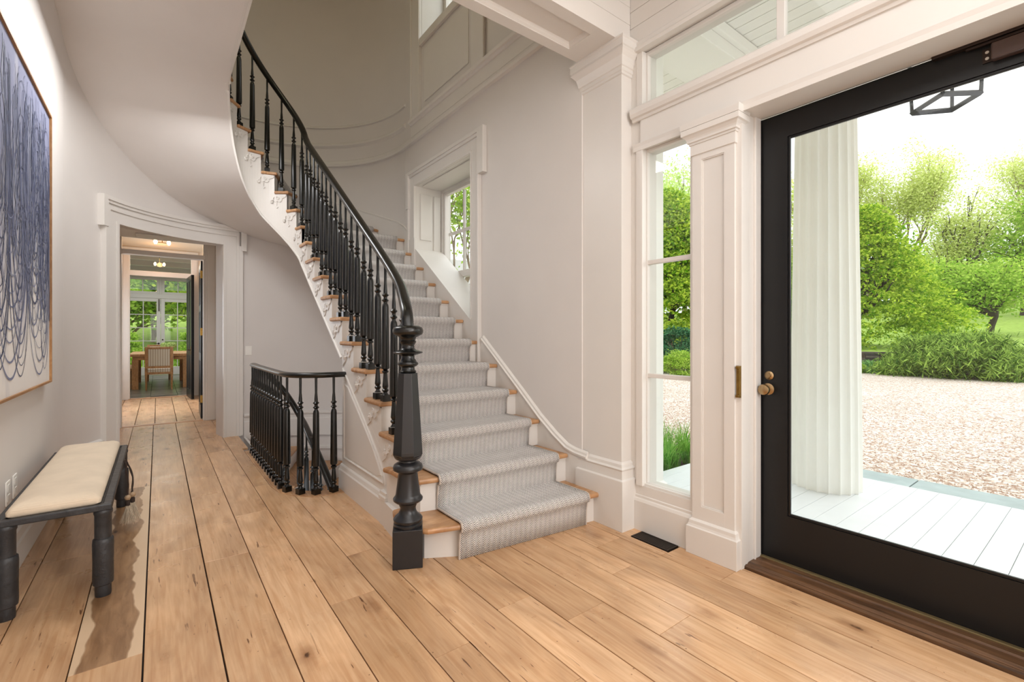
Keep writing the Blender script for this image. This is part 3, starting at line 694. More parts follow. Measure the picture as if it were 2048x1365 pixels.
# benches
for s, nm in ((-.62, 'left'), (.78, 'right')):
    B = thing('dining_bench', 'low oak bench on the %s side of the dining table' % nm, 'bench', (s, 14.9, 0), 'benches at the dining table')
    part('seat', MB().box(s-.17, s+.17, 14.0, 15.9, .42, .48), PALEOAK, B, bevel=.005)
    for ly in (14.1, 15.65): part('leg', MB().box(s-.13, s+.13, ly, ly+.12, 0, .42), PALEOAK, B, bevel=.005)
# striped upholstered chairs
def stripe_mat():
    m = bpy.data.materials.new('striped_upholstery'); m.use_nodes = True; nt = m.node_tree; b = nt.nodes['Principled BSDF']; b.inputs['Roughness'].default_value = .9
    tc = nt.nodes.new('ShaderNodeTexCoord'); wv = nt.nodes.new('ShaderNodeTexWave'); wv.bands_direction = 'X'; wv.inputs['Scale'].default_value = 7
    r = nt.nodes.new('ShaderNodeValToRGB'); r.color_ramp.elements[0].position = .45; r.color_ramp.elements[1].position = .6
    r.color_ramp.elements[0].color = lin((226, 218, 205)); r.color_ramp.elements[1].color = lin((196, 180, 160))
    nt.links.new(tc.outputs['Object'], wv.inputs['Vector']); nt.links.new(wv.outputs['Fac'], r.inputs['Fac']); nt.links.new(r.outputs[0], b.inputs['Base Color']); return m
STR = stripe_mat()
def chair(x, y, s, label):
    o = thing('dining_chair', label, 'chair', (x, y, 0), 'striped dining chairs'); yb = y-s*.24
    def R(a, b, c_, d_, e, f): return MB().box(x+a, x+b, min(yb+s*c_, yb+s*d_), max(yb+s*c_, yb+s*d_), e, f)
    part('seat', R(-.25, .25, .03, .48, .40, .49), STR, o, bevel=.02)
    part('seat_rail', R(-.25, .25, .02, .49, .36, .41), PALEOAK, o, bevel=.004)
    f = MB(); f.add(R(-.26, -.20, 0, .04, .50, .99).v, R(-.26, -.20, 0, .04, .50, .99).f)
    for q in (R(.20, .26, 0, .04, .50, .99), R(-.20, .20, 0, .04, .94, .99), R(-.20, .20, 0, .04, .50, .55)): f.add(q.v, q.f)
    bfo = part('back_frame', f, PALEOAK, o, bevel=.006)
    part('back_pad', R(-.20, .20, .005, .045, .55, .94), STR, bfo, bevel=.01)
    for lx in (-.235, .235):
        for ly in (.03, .45):
            m = MB(); m.lathe([(.013, 0), (.015, .02), (.021, .28), (.025, .30), (.02, .31), (.026, .36), (.026, .5 if ly == .03 else .38)], (x+lx, yb+s*ly, 0), 10); part('leg', m, PALEOAK, o, auto=40)
chair(.03, 13.62, 1, 'oak chair with striped back, at the near end of the dining table')
chair(.03, 16.35, -1, 'oak chair at the far end of the dining table, behind the hydrangeas')
# hydrangea vase
V = thing('vase_of_hydrangeas', 'bowl of green hydrangeas on the dining table', 'plant', (.22, 14.9, .826))
m = MB(); m.lathe([(.001, 0), (.06, 0), (.09, .03), (.10, .08), (.085, .12), (.08, .12), (.001, .11)], (.22, 14.9, .826), 20); part('bowl', m, mat('white_ceramic', (235, 235, 230), .3), V, auto=50)
vs = []; fs = []
for i in range(900):
    d = np.random.randn(3); d /= np.linalg.norm(d); c0 = np.array((.22, 14.9, 1.0))+np.random.choice([-.09, .03, .1])*np.array((1, 0, 0))+d*.075; u = np.cross(d, (0, 0, 1.01)); u /= np.linalg.norm(u); v = np.cross(d, u); o = len(vs)
    vs += [tuple(c0+.014*(a*u+b*v)) for a, b in ((-1, 0), (0, -1), (1, 0), (0, 1))]; fs.append((o, o+1, o+2, o+3))
part('blossoms', MB().add(vs, fs), leafmat('hydrangea', (150, 180, 90), (205, 220, 150), .2), V, kind='stuff')

# ================================================================== STAIR
RUN = .281; Y1 = 2.17; RISE = .2; Y12 = C[1]; XN = 1.18; XS = 1.205; XW = XR-.012
def Yn(n): return Y1+RUN*(n-1)
def soff(th):   # height of the soffit at angle theta (deg); <0 means straight part handled elsewhere
    A = [0, 27, 58, 90, 107, 124, 143, 160, 175, 188]; Z = [1.99, 2.14, 2.33, 2.52, 2.67, 2.86, 3.14, 3.42, 3.64, 3.72]
    return float(np.interp(th, A, Z))
# smooth it
_A = np.linspace(-30, 200, 231); _z = np.array([soff(a) if a > 0 else 1.99+a/27*.28 for a in _A]); _k = np.hanning(17); _k /= _k.sum()
_zs = np.convolve(np.pad(_z, 8, mode='edge'), _k, 'valid'); _zs = np.minimum(_zs, 3.72)
def soffz(th): return float(np.interp(th, _A, _zs))
ST = thing('staircase', 'curved open-string staircase with oak treads and white risers rising round the hall', 'stairs', (1.77, 2.3, 0))
# first flight treads
def tread_poly(n):
    ya, yb = Yn(n), Yn(n+1)+.03
    if n == 1: return [(XW, 2.12), (1.33, 2.222), (1.16, 2.275), (1.125, 2.32), (1.11, 2.45), (1.10, 2.60), (1.125, 2.67), (1.32, 2.67), (1.42, yb+.06), (XW, yb+.03)]
    if n == 2: return [(XW, 2.42), (1.32, 2.478), (1.22, 2.50), (1.185, 2.53), (1.165, 2.62), (1.165, 2.80), (1.145, yb+.12), (1.2, yb+.13), (1.25, yb), (XW, yb)]
    return [(XW, ya), (XN, ya), (XN, yb), (XW, yb)]
for n in range(1, 12):
    z = RISE*n
    if n == 11:
        poly = [(XW, Yn(11)), (XN, Yn(11)), (XN, C[1]), (XN+.004, C[1]+.03), (XW, C[1]+.03)]
    else: poly = tread_poly(n)
    part('tread', MB().prism(poly, z-.032, z), TREADX, ST, bevel=.012)
    # riser
    if n == 1: rp = [(XW, 2.165), (1.36, 2.275), (1.187, 2.372), (1.165, 2.5), (1.22, 2.5), (1.3, 2.4), (1.4, 2.33), (XW, 2.22)]
    elif n == 2: rp = [(XW, 2.45), (1.33, 2.508), (1.24, 2.53), (1.215, 2.57), (1.215, 2.65), (1.25, 2.65), (1.35, 2.56), (XW, 2.50)]
    else: rp = [(XW, Yn(n)+.03), (XS-.001, Yn(n)+.03), (XS-.001, Yn(n)+.05), (XW, Yn(n)+.05)]
    part('riser', MB().prism(rp, z-RISE+.0, z-.032), TRIM, ST)
    part('cove', MB().prism([(x, y-(.008 if i < len(rp)//2 else 0)) for i, (x, y) in enumerate(rp)], z-.045, z-.032), TRIM, ST)
def wp(r, a): return (C[0]+r*cos(radians(a)), C[1]+r*sin(radians(a)))
DA = 22.5
def nos(n, r, sh): # point on nosing line n (12..20), shifted back (towards lower steps) by sh
    a = DA*(n-12); x, y = wp(r, a); t = (-sin(radians(a)), cos(radians(a))); return (x-t[0]*sh, y-t[1]*sh)
for n in range(12, 20):
    z = RISE*n; a0 = DA*(n-12); a1 = a0+DA
    inn = [nos(n, RI-.025, .03)]+[wp(RI-.025, a) for a in np.linspace(a0+1, a1, 5)]
    out = [nos(n, RO-.012, .03)]+[wp(RO-.012, a) for a in np.linspace(a0+1, a1, 6)]
    part('tread', MB().prism(out+inn[::-1], z-.032, z), TREAD, ST, bevel=.012)
    p, q, r_, s_ = nos(n, RI, 0), nos(n, RO-.012, 0), nos(n, RO-.012, -.02), nos(n, RI, -.02)
    part('riser', MB().prism([p, q, r_, s_], z-RISE, z-.032), TRIM, ST)
# open string (well side face): straight, curved, then upper landing fascia
def zlow_s(y): return 1.99-(C[1]-y)*.70
sm = MB()
for n in range(3, 12):
    ya, yb = Yn(n)+.03, Yn(n+1)+.03
    if n == 11: yb = C[1]
    a, b = max(ya, 2.6)+.004, yb+.004
    sm.prismx([(a, max(0, zlow_s(a))), (b, max(0, zlow_s(b))), (b, RISE*n-.032), (a, RISE*n-.032)], XS, XS+.028)
for n in range(12, 20):
    a0 = DA*(n-12)
    for k in range(5):
        p, q = a0+DA*k/5, a0+DA*(k+1)/5; R = []
        for a in (p, q):
            c, d = cos(radians(a)), sin(radians(a))
            R.append([(C[0]+r*c, C[1]+r*d, zz) for r, zz in ((RI, soffz(a)), (RI, RISE*n-.032), (RI+.028, RISE*n-.032), (RI+.028, soffz(a)))])
        sm.rings(R)
sm.box(.517, .545, 2.3, C[1], 3.72, 3.97)
STG = part('string', sm, TRIM, ST)
# string nosing bead along the lower edge + landing fascia mould
path = [(XS, y, zlow_s(y)) for y in np.linspace(3.9, C[1], 14)]+[(C[0]+RI*cos(radians(a)), C[1]+RI*sin(radians(a)), soffz(a)) for a in np.linspace(4, 180, 60)]+[(.545, y, 3.72) for y in np.linspace(C[1]-.1, 2.3, 10)]
bd = MB(); bd.sweep(path, [(-.008, -.003), (.012, -.003), (.012, .010), (.004, .016), (-.008, .016)], side=-1); part('edge_bead', bd, TRIM, STG)
bd = MB(); path2 = [(x, y, z+.035) for x, y, z in path]; bd.sweep(path2, [(-.004, -.003), (.004, -.003), (.004, .004), (-.004, .004)], side=-1); part('edge_bead', bd, TRIM, STG)
# soffit plaster : winder zone and flight
so = MB(); R = []
for y in np.linspace(3.88, C[1], 8): z = zlow_s(y); R.append([(XS+.001, y, z), (XR, y, z), (XR, y, z+.05), (XS+.001, y, z+.05)])
for a in np.linspace(3, 180, 60):
    c, d = cos(radians(a)), sin(radians(a)); z = soffz(a)
    R.append([(C[0]+(RI+.001)*c, C[1]+(RI+.001)*d, z), (C[0]+RO*c, C[1]+RO*d, z), (C[0]+RO*c, C[1]+RO*d, z+.05), (C[0]+(RI+.001)*c, C[1]+(RI+.001)*d, z+.05)])
for y in (5.15, 5.05, 4.9, 4.7, 4.0, 3.2, 2.29): 
    z = min(3.72, soffz(180+(C[1]-y)*60)); R.append([(.545, y, z), (XL, y, z), (XL, y, z+.05), (.545, y, z+.05)])
so.rings(R); part('soffit', so, CEIL, ST, smooth=True, auto=40)
struct('ceiling_hall_left', MB().box(XL, .546, 2.29, C[1], 3.755, 3.99), CEIL)
struct('floor_upper', MB().box(XL, .546, 2.29, C[1], 3.99, 4.01), TREAD)
# scroll brackets on the string
def bracket():
    m = MB()
    # local: u along run (0..L), v down from tread, w outward
    return m
def bracket_mesh(L_):
    m = MB(); t = .008
    out = [(.03, 0), (L_, 0), (L_, -.02), (L_-.012, -.035), (L_-.03, -.038), (L_-.055, -.05), (L_-.06, -.075), (L_-.085, -.095), (L_-.12, -.085), (L_-.15, -.095), (L_-.165, -.125), (.05, -.15), (.03, -.168)]
    n = len(out); P = [(0, u, v) for u, v in out]+[(t, u, v) for u, v in out]
    m.add(P, [tuple(range(n)), tuple(range(n, 2*n))[::-1]]+[(i, n+i, n+(i+1)%n, (i+1)%n) for i in range(n)])
    path = []
    for k in range(26):
        a = k/25*1.6*pi; r = .026*(1-k/25*.55); path.append((t, L_-.105+r*cos(a+2.2), -.045+r*sin(a+2.2)))
    m.tube(path, .0065, 6)
    path = []
    for k in range(26):
        a = k/25*1.6*pi; r = .022*(1-k/25*.55); path.append((t, L_-.185+r*cos(a+.9), -.095+r*sin(a+.9)))
    m.tube(path, .006, 6)
    path = [(t, L_-.13+.05*cos(a)*.8-.0, -.06+.045*sin(a)*.8) for a in np.linspace(2.4, 4.4, 10)]; m.tube(path, .004, 6)
    for u, v, r in ((L_-.105, -.045, .019), (L_-.185, -.095, .016)):
        m.lathe([(.001, t-.002), (r, t-.002), (r*.85, t+.008), (r*.4, t+.006), (.001, t+.012)], (0, u, v), 10, axis='x')
    return m
bmes = bracket_mesh(.262).mesh('scroll_bracket')
bmes.materials.append(TRIM)
for n in range(3, 12):
    o = bpy.data.objects.new('scroll_bracket', bmes); COL.objects.link(o); o.parent = STG
    wx, wy, wz = XS, Yn(n+1)+.012, RISE*n-.034
    # local u must run from back (0) to front; mirror through rotation about z by 180 and x outward = -X
    o.rotation_euler = (0, 0, pi); o.location = (wx-ST.location[0], wy+.018-ST.location[1], wz)
# curved brackets : bend mesh round the well
base = bracket_mesh(.155)
for n in range(12, 20):
    a1 = DA*(n-12)+DA; V = []
    sc_ = 1
    for x, u, v in base.v:
        a = radians(a1-(u)/RI/pi*180*.80); r = RI-x; V.append((C[0]+r*cos(a), C[1]+r*sin(a), RISE*n-.034+v*.9))
    mb = MB(); mb.add(V, [f[::-1] for f in base.f]); part('scroll_bracket', mb, TRIM, STG)
# spandrel wall under the first steps with panel and base
sp = MB(); sp.prismx([(2.5, 0), (3.885, 0), (3.885, 1.05), (2.5, .10)], XS-.0, XS+.06)
SP = struct('wall_spandrel', sp, TRIM, label='panelled white wall below the lowest steps')
part('panel', MB().prismx([(3.80, .28), (3.80, .86), (3.68, .80), (3.14, .43), (3.05, .30), (3.12, .28)], XS-.004, XS+.004), TRIM, SP, bevel=.002)
def frame_poly(poly, wd, x0, x1, m):
    n = len(poly); cx = sum(p[0] for p in poly)/n; cy = sum(p[1] for p in poly)/n
    for i in range(n):
        p, q = poly[i], poly[(i+1)%n]; m.tube([(x0, p[0], p[1]), (x0, q[0], q[1])], wd, 6)
pm = MB(); frame_poly([(3.82, .26), (3.82, .86), (3.72, .83), (3.20, .47), (3.02, .30), (3.0, .26)], .008, XS-.002, 0, pm); part('panel_moulding', pm, TRIM, SP)
pm = MB(); pm.tube([(XS-.002, y, z) for y, z in ((3.86, .98), (3.3, .585), (3.1, .43), (3.0, .33), (2.93, .24))], .008, 6); part('panel_moulding', pm, TRIM, SP)
struct('baseboard_spandrel', MB().prismy([(XS+.01, 0), (XS-.025, 0), (XS-.025, .155), (XS-.018, .165), (XS-.012, .19), (XS-.004, .2), (XS+.01, .2)], 2.98, 3.90), TRIM)
struct('trim_11', MB().rstack(XS-.03, XS+.01, 2.90, 3.0, [(0, 0), (.165, 0), (.17, .006), (.19, .006), (.2, 0), (.22, 0)]), TRIM, label='small white plinth block at the foot of the spandrel')
cv = MB(); cv.prism([(1.16, 2.45), (1.14, 2.60), (1.17, 2.92), (1.21, 2.92), (1.21, 2.45)], 0, .168); struct('trim_12', cv, TRIM, label='curved white end of the bottom step')
cv = MB(); cv.prism([(1.19, 2.60), (1.185, 2.9), (1.21, 3.02), (1.23, 3.02), (1.23, 2.58)], .168, .368); struct('trim_13', cv, TRIM, label='curved white end of the second step')

# wall skirt with cap on the right wall and outer curve
sk = MB(); pts = [(2.24, .40), (2.36, .41), (2.45, .43), (2.58, .50), (2.75, .61), (3.0, .80), (3.55, 1.21)]
low = [(p[0], max(0, .2+(p[0]-2.25)/RUN*.2-.42)) for p in pts]
sk.prismx(pts+[(3.72, 1.335), (3.72, 1.0), (3.0, .3), (2.5, 0), (2.24, 0)], XR-.012, XR)
part('wall_skirt', sk, TRIM, ST)
cp = MB(); cp.sweep([(XR, y, z) for y, z in pts+[(3.50, 1.175)][:0]], [(0, -.004), (-.024, -.002), (-.028, .012), (-.018, .02), (-.016, .034), (-.006, .044), (0, .046)], side=1)
part('skirt_cap', cp, TRIM, ST)
# skirt round the outer curve
R = []
for y in np.linspace(4.93, C[1], 4): z = .2+(y-Y1)/RUN*.2; R.append([(XR-.014, y, z-.3), (XR, y, z-.3), (XR, y, z+.17), (XR-.014, y, z+.17)])
for a in np.linspace(6, 178, 40):
    c, d = cos(radians(a)), sin(radians(a)); z = 2.4+a/DA*.2; R.append([(C[0]+(RO-.014)*c, C[1]+(RO-.014)*d, z-.3), (C[0]+RO*c, C[1]+RO*d, z-.3), (C[0]+RO*c, C[1]+RO*d, z+.17), (C[0]+(RO-.014)*c, C[1]+(RO-.014)*d, z+.17)])
part('wall_skirt', MB().rings(R), TRIM, ST)
part('skirt_cap', MB().rings([[(r[3][0], r[3][1], r[3][2]-.006), (r[2][0], r[2][1], r[2][2]-.006), (r[2][0], r[2][1], r[2][2]+.02), ((r[3][0]*1.4-r[2][0]*.4), (r[3][1]*1.4-r[2][1]*.4), r[3][2]+.012)] for r in R]), TRIM, ST)

# ---- runner
XA, XB = 1.335, 2.245; th = .013
rc, sc_r = [], []
# build centre-line sections: each section is (pointLeft, pointRight, z) following nosings
sec = []
def secs(n):
    """points around step n: riser bottom, riser top under nosing, nosing front, nosing top, tread back"""
def nosline(n):
    if n == 1: return ((XA, 2.222), (XB, 2.135))
    if n == 2: return ((XA, 2.476), (XB, 2.428))
    if n <= 11: return ((XA, Yn(n)), (XB, Yn(n)))
    return (nos(n, XA-C[0], .03), nos(n, XB-C[0], .03))
def dirn(n):
    if n <= 11: return (0, 1)
    a = radians(DA*(n-12)); return (-sin(a), cos(a))
for n in range(1, 20):
    (lx, ly), (rx, ry) = nosline(n); d = dirn(n); z = RISE*n
    def S_(off, zz): sec.append(((lx+d[0]*off, ly+d[1]*off, zz), (rx+d[0]*off, ry+d[1]*off, zz)))
    S_(.030-th, z-RISE+(.002 if n == 1 else th)); S_(.028-th, z-.10); S_(.020-th, z-.048); S_(-.004-th*.6, z-.036); S_(-.004-th, z-.016); S_(-th*.5, z+th*.75); S_(.014, z+th+.002); S_(.06, z+th)
V = []; F = []; UV = []; acc = 0; NU = 14
prev = None
for k, (p, q) in enumerate(sec):
    p, q = np.array(p), np.array(q); mid = (p+q)/2
    if prev is not None: acc += np.linalg.norm(mid-prev)
    prev = mid
    # for curved zone bow the section slightly (straight radial is fine)
    for i in range(NU+1):
        t = i/NU; P = p+(q-p)*t; V.append(tuple(P)); UV.append((t*.91, acc))
for k in range(len(sec)-1):
    for i in range(NU): a = k*(NU+1)+i; F.append((a, a+1, a+NU+2, a+NU+1))
me = bpy.data.meshes.new('stair_runner'); me.from_pydata([(x-1.79, y-2.2, z) for x, y, z in V], [], F); uvl = me.uv_layers.new(name='UVMap')
for lp in me.loops: uvl.data[lp.index].uv = UV[lp.vertex_index]
me.shade_smooth()
ro = put('stair_runner', me, RUNNER, None, (1.79, 2.2, 0), label='grey and cream herringbone wool runner laid down the middle of the staircase', category='carpet')
sd = ro.modifiers.new('thick', 'SOLIDIFY'); sd.thickness = .010; sd.offset = 0
# bound edges
for s_, off in ((0, -.0), (1, 0)):
    eb = MB(); eb.tube([tuple(np.array(sec[k][s_])) for k in range(0, 8*12)], .0065, 5)
    part('bound_edge', eb, mat('runner_binding', (190, 180, 170), .9), ro)

# ---- balusters
def bal_prof(h):
    f = 1.0
    P = [(.0, .0)]
    top = .62 # position of shaft shoulder
    raw = [(.022, .045), (.013, .056), (.012, .062), (.020, .070), (.021, .078), (.013, .086), (.0195, .098), (.0185, .112), (.0125, .185), (.012, .19), (.021, .197), (.021, .205), (.0125, .213), (.0245, .222), (.026, .232),
           (.0215, .640), (.018, .657), (.012, .665), (.012, .672), (.0235, .684), (.012, .695), (.0115, .703), (.0125, .708), (.0235, .719), (.0125, .731), (.0125, .75), (.0085, .80), (.0095, .93)]
    k = h/.926
    return [(r*1.05, z*k) for r, z in raw]
def bal_mesh(h, ang=0):
    m = MB(); m.rbox((0, 0), (.026, .026), 0, 0, .045); m.lathe(bal_prof(h), (0, 0, 0), 14)
    me = m.mesh('baluster', (0,0,0), True); me.set_sharp_from_angle(angle=radians(38)); me.materials.append(BLACK); return me
def rail_prof(wd=.033, ht=.030):
    out = []
    for k in range(16):
        a = 2*pi*k/16; x, y = cos(a), sin(a)
        X = wd*(abs(x)**.8)*np.sign(x); Y_ = ht*(abs(y)**.8)*np.sign(y)
        if Y_ < -.4*ht: X *= .72
        out.append((float(X), float(Y_)))
    return out
RAILR = .362
def railz(n): return RISE*n+.93
SR = thing('stair_railing', 'black turned-baluster railing with polished handrail and newel, rising along the staircase', 'railing', (1.095, 2.385, 0))
# handrail path
def smoothpath(P, it=3):
    P = [np.array(p, float) for p in P]
    for _ in range(it):
        Q = [P[0]]
        for a, b in zip(P, P[1:]): Q += [a*.75+b*.25, a*.25+b*.75]
        Q.append(P[-1]); P = Q
    return [tuple(p) for p in P]
hr = smoothpath([(1.088, 2.372, 1.275), (1.092, 2.385, 1.33), (1.105, 2.425, 1.385), (1.135, 2.52, 1.445), (1.18, 2.66, 1.525), (1.215, 2.82, 1.61), (1.235, 3.05, 1.755)], 3)
hr += [(1.235, y, railz(1+(y-Y1)/RUN)) for y in np.linspace(3.2, 5.1, 10)]
hr += [(C[0]+RAILR*cos(radians(a)), C[1]+RAILR*sin(radians(a)), railz(12+a/DA)) for a in np.linspace(0, 176, 50)]
hr += [(.513, 5.0, 4.93), (.513, 2.6, 4.93)]
part('handrail', MB().sweep(hr, rail_prof()), BLACK, SR, smooth=True, auto=60)
meshes = {}
def addbal(x, y, z0, z1, ang, parent):
    h = round(z1-z0, 2)
    if h not in meshes: meshes[h] = bal_mesh(h)
    o = bpy.data.objects.new('baluster', meshes[h]); COL.objects.link(o); o.parent = parent
    pl = parent.location; o.location = (x-pl[0], y-pl[1], z0-pl[2]); o.rotation_euler = (0, 0, ang)
hp = np.array(hr)
def hz_at(x, y):
    d = (hp[:, 0]-x)**2+(hp[:, 1]-y)**2; i = int(d[:].argmin()); 
    j = min(max(i, 1), len(hp)-2); best = None
    for a, b in ((j-1, j), (j, j+1)):
        A, B = hp[a], hp[b]; t = np.clip(((x-A[0])*(B[0]-A[0])+(y-A[1])*(B[1]-A[1]))/(((B[:2]-A[:2])**2).sum()+1e-9), 0, 1); P = A+(B-A)*t
        dd = (P[0]-x)**2+(P[1]-y)**2
        if best is None or dd < best[0]: best = (dd, P[2])
    return float(best[1])
for n in range(2, 12):
    for f in (.13, .62):
        y = Yn(n)+f*RUN; x = 1.235
        if n == 2: x = 1.215; y += .05
        if y < 2.6: continue
        addbal(x, y, RISE*n-.001, hz_at(x, y)-.022, 0, SR)
for n in range(12, 20):
    for f in ((.62,) if n == 12 else (.55,)):
        a = DA*(n-12+f); x, y = wp(RAILR, a)
        addbal(x, y, RISE*n-.001, railz(12+a/DA)-.03, radians(a), SR)
# newel
NC = (1.095, 2.385)
NW = MB(); NW.rbox(NC, (.079, .079), radians(-25.8), 0, .205)
NP = part('newel_post', NW, BSAT, SR, bevel=.003, label='stout newel post with square block, turned neck and octagonal shaft')
nl = MB(); nl.lathe([(.001, .203), (.074, .205), (.077, .212), (.077, .222), (.071, .226), (.078, .236), (.079, .246), (.070, .258), (.052, .272), (.044, .29), (.042, .305), (.048, .318), (.050, .326), (.070, .338), (.079, .346), (.080, .356), (.072, .366), (.068, .372), (.066, .38), (.052, .49), (.053, .497), (.066, .505), (.079, .513), (.081, .525), (.076, .54), (.060, .55), (.045, .556), (.044, .563), (.066, .572), (.073, .58), (.076, .59), (.001, .592)], (NC[0], NC[1], 0), 36)
part('turned_neck', nl, BSAT, NP, auto=42)
nl = MB(); nl.lathe([(.078, .588), (.084, .60), (.084, .615), (.055, 1.04), (.03, 1.044)], (NC[0], NC[1], 0), 8, ph=radians(-25.8+22.5))
part('octagonal_shaft', nl, BSAT, NP, bevel=.0015)
nl = MB(); nl.lathe([(.04, 1.04), (.046, 1.05), (.037, 1.06), (.036, 1.072), (.048, 1.08), (.056, 1.088), (.056, 1.095), (.047, 1.103), (.044, 1.11), (.036, 1.122), (.036, 1.135), (.05, 1.142), (.078, 1.150), (.081, 1.154), (.078, 1.158), (.05, 1.166), (.036, 1.176), (.034, 1.195), (.042, 1.206), (.046, 1.214), (.040, 1.22), (.044, 1.236), (.060, 1.244), (.078, 1.254), (.083, 1.266), (.083, 1.278), (.076, 1.292), (.055, 1.300), (.001, 1.303)], (NC[0], NC[1], 0), 36)
part('turned_cap', nl, BLACK, NP, auto=50)

# ---- railing round the well
WRl = thing('well_railing', 'low black balustrade with curved handrail around the opening of the descending stair', 'railing', (.80, 4.9, 0))
wr_path = smoothpath([(.80, 5.55), (.80, 4.6), (.80, 4.2), (.815, 4.02), (.875, 3.91), (.975, 3.835), (1.09, 3.815), (1.21, 3.812)], 2)
top = [(x, y, .935) for x, y in wr_path]
top = [(.97, 5.61, .80), (.94, 5.66, .86), (.88, 5.69, .91), (.82, 5.66, .933)]+top
part('handrail', MB().sweep(top, rail_prof(.033, .022)), BLACK, WRl, smooth=True, auto=60)
for y in np.linspace(4.17, 5.60, 13): addbal(.80, y, .003, .918, 0, WRl)
for x, y in ((.822, 4.045), (.893, 3.92), (.99, 3.842), (1.118, 3.817)): addbal(x, y, .003, .918, .3, WRl)
# ---- descending stair
DS = thing('descending_staircase', 'lower staircase curving down below the hall floor', 'stairs', (1.8, 5.2, -1.6))
RL = .42
for k in range(0, 12):
    z = -RISE*(k+1)
    if k < 4:
        a1 = 90-DA*k; a0 = a1-DA
        out = [wp(RO-.012, a) for a in np.linspace(a0-2, a1, 6)]; inn = [wp(RL, a) for a in np.linspace(a0-4, a1, 5)]
        poly = out+inn[::-1]
        rp_ = [wp(RL, a1), wp(RO-.012, a1), (wp(RO-.012, a1)[0], wp(RO-.012, a1)[1]-.02), (wp(RL, a1)[0], wp(RL, a1)[1]-.02)]
        rp_ = [wp(RL, a1-2), wp(RO-.012, a1-.5), wp(RO-.012, a1+.5), wp(RL, a1+2)]
    else:
        ya = C[1]-RUN*(k-4); poly = [(C[0]+RL, ya-RUN-.03), (XR-.012, ya-RUN-.03), (XR-.012, ya), (C[0]+RL, ya)]; rp_ = [(C[0]+RL, ya), (XR-.012, ya), (XR-.012, ya+.02), (C[0]+RL, ya+.02)]
    part('tread', MB().prism(poly, z-.03, z), TREAD, DS, bevel=.008)
    part('riser', MB().prism(rp_, z, z+RISE-.03), TRIM, DS)
# white string of lower flight
R = [[(C[0]+RL*cos(radians(a)), C[1]+RL*sin(radians(a)), zz) for zz in (0,)] for a in (90,)]
sm = MB(); R = []
for a in np.linspace(90, 0, 16):
    c, d = cos(radians(a)), sin(radians(a)); z = -(90-a)/DA*.2; R.append([(C[0]+r*c, C[1]+r*d, zz) for r, zz in ((RL-.02, z-.45), (RL-.02, z+.02-.1), (RL, z-.08), (RL, z-.45))])
for y in np.linspace(5.1, 3.2, 6): z = -.8-(C[1]-y)*.71; R.append([(C[0]+RL-.02, y, z-.45), (C[0]+RL-.02, y, z-.08), (C[0]+RL, y, z-.08), (C[0]+RL, y, z-.45)])
part('string', sm.rings(R), TRIM, DS)
LR = thing('lower_railing', 'black handrail and balusters following the stair down below the floor', 'railing', (1.2, 5.2, -.8))
lr = [(.97, 5.61, .80), (1.078, 5.551, .674), (1.17, 5.46, .50), (1.222, 5.36, .362), (1.225, 5.2, .315), (1.21, 4.9, .225), (1.2, 4.52, .095), (1.2, 4.22, -.043), (1.2, 3.9, -.2), (1.2, 3.5, -.45)]
part('handrail', MB().sweep(smoothpath(lr, 2), rail_prof(.033, .03)), BLACK, LR, smooth=True, auto=60)
for x, y, zt in ((1.1, 5.53, .6), (1.215, 5.38, .36), (1.22, 5.1, .26), (1.205, 4.8, .17), (1.2, 4.5, .07), (1.2, 4.25, -.05)): addbal(x, y, zt-.93, zt, 0, LR)
struct('floor_lower', MB().box(-1, 2.9, 2, 7.2, -3.2, -3.0), OAK)

# ================================================================== STAIR WINDOW (right wall)
def rev(y0, y1, z0, z1, x0, x1, m): m.box(x0, x1, y0, y1, z0, z1)
wc = MB(); ya, yb, zt = 3.72, 4.92, 2.96
wc.box(XR-.022, XR, yb, yb+.13, 1.9, zt+.14); wc.box(XR-.022, XR, ya-.13, ya, .95, zt+.14); wc.box(XR-.022, XR, ya, yb, zt, zt+.14)
wc.box(XR-.030, XR-.02, yb, yb+.018, 2.1, zt+.02); wc.box(XR-.030, XR-.02, ya-.018, ya, 1.4, zt+.02); wc.box(XR-.030, XR-.02, ya, yb, zt, zt+.018)
for a, b in ((yb+.13, yb+.155), (ya-.155, ya-.13)): wc.box(XR-.042, XR, a, b, 1.0 if a < 4 else 2.0, 2.72)
for a, b in ((yb+.155, yb+.275), (ya-.24, ya-.13)): wc.box(XR-.046, XR, a-(.03 if a > 4 else 0), b-.09 if a > 4 else b-.01, 2.72, zt+.18)
wc.box(XR-.046, XR, ya-.24, yb+.185, zt+.145, zt+.18); wc.box(XR-.036, XR, ya-.2, yb+.15, zt+.115, zt+.145)
wc.box(XR-.03, XR, yb-.01, yb+.13, 1.9, 2.36)
W6 = struct('trim_14', wc, TRIM, bevel=.003, label='moulded white casing with ears around the stair window')
rv = MB(); rv.box(XR, XR+.36, yb-.001, yb+.02, .9, zt); rv.box(XR, XR+.36, ya-.02, ya+.001, .9, zt); rv.box(XR, XR+.36, ya, yb, zt-.001, zt+.02)
RV = struct('trim_15', rv, TRIM, label='panelled white reveal of the stair window')
part('panel', MB().box(XR+.05, XR+.19, yb-.012, yb-.001, 2.35, zt-.08), TRIM, RV, bevel=.006)
part('panel', MB().box(XR+.22, XR+.31, yb-.012, yb-.001, 1.9, zt-.08), TRIM, RV, bevel=.006)
part('panel', MB().box(XR+.05, XR+.19, ya+.05, yb-.05, zt-.012, zt-.001), TRIM, RV, bevel=.006)
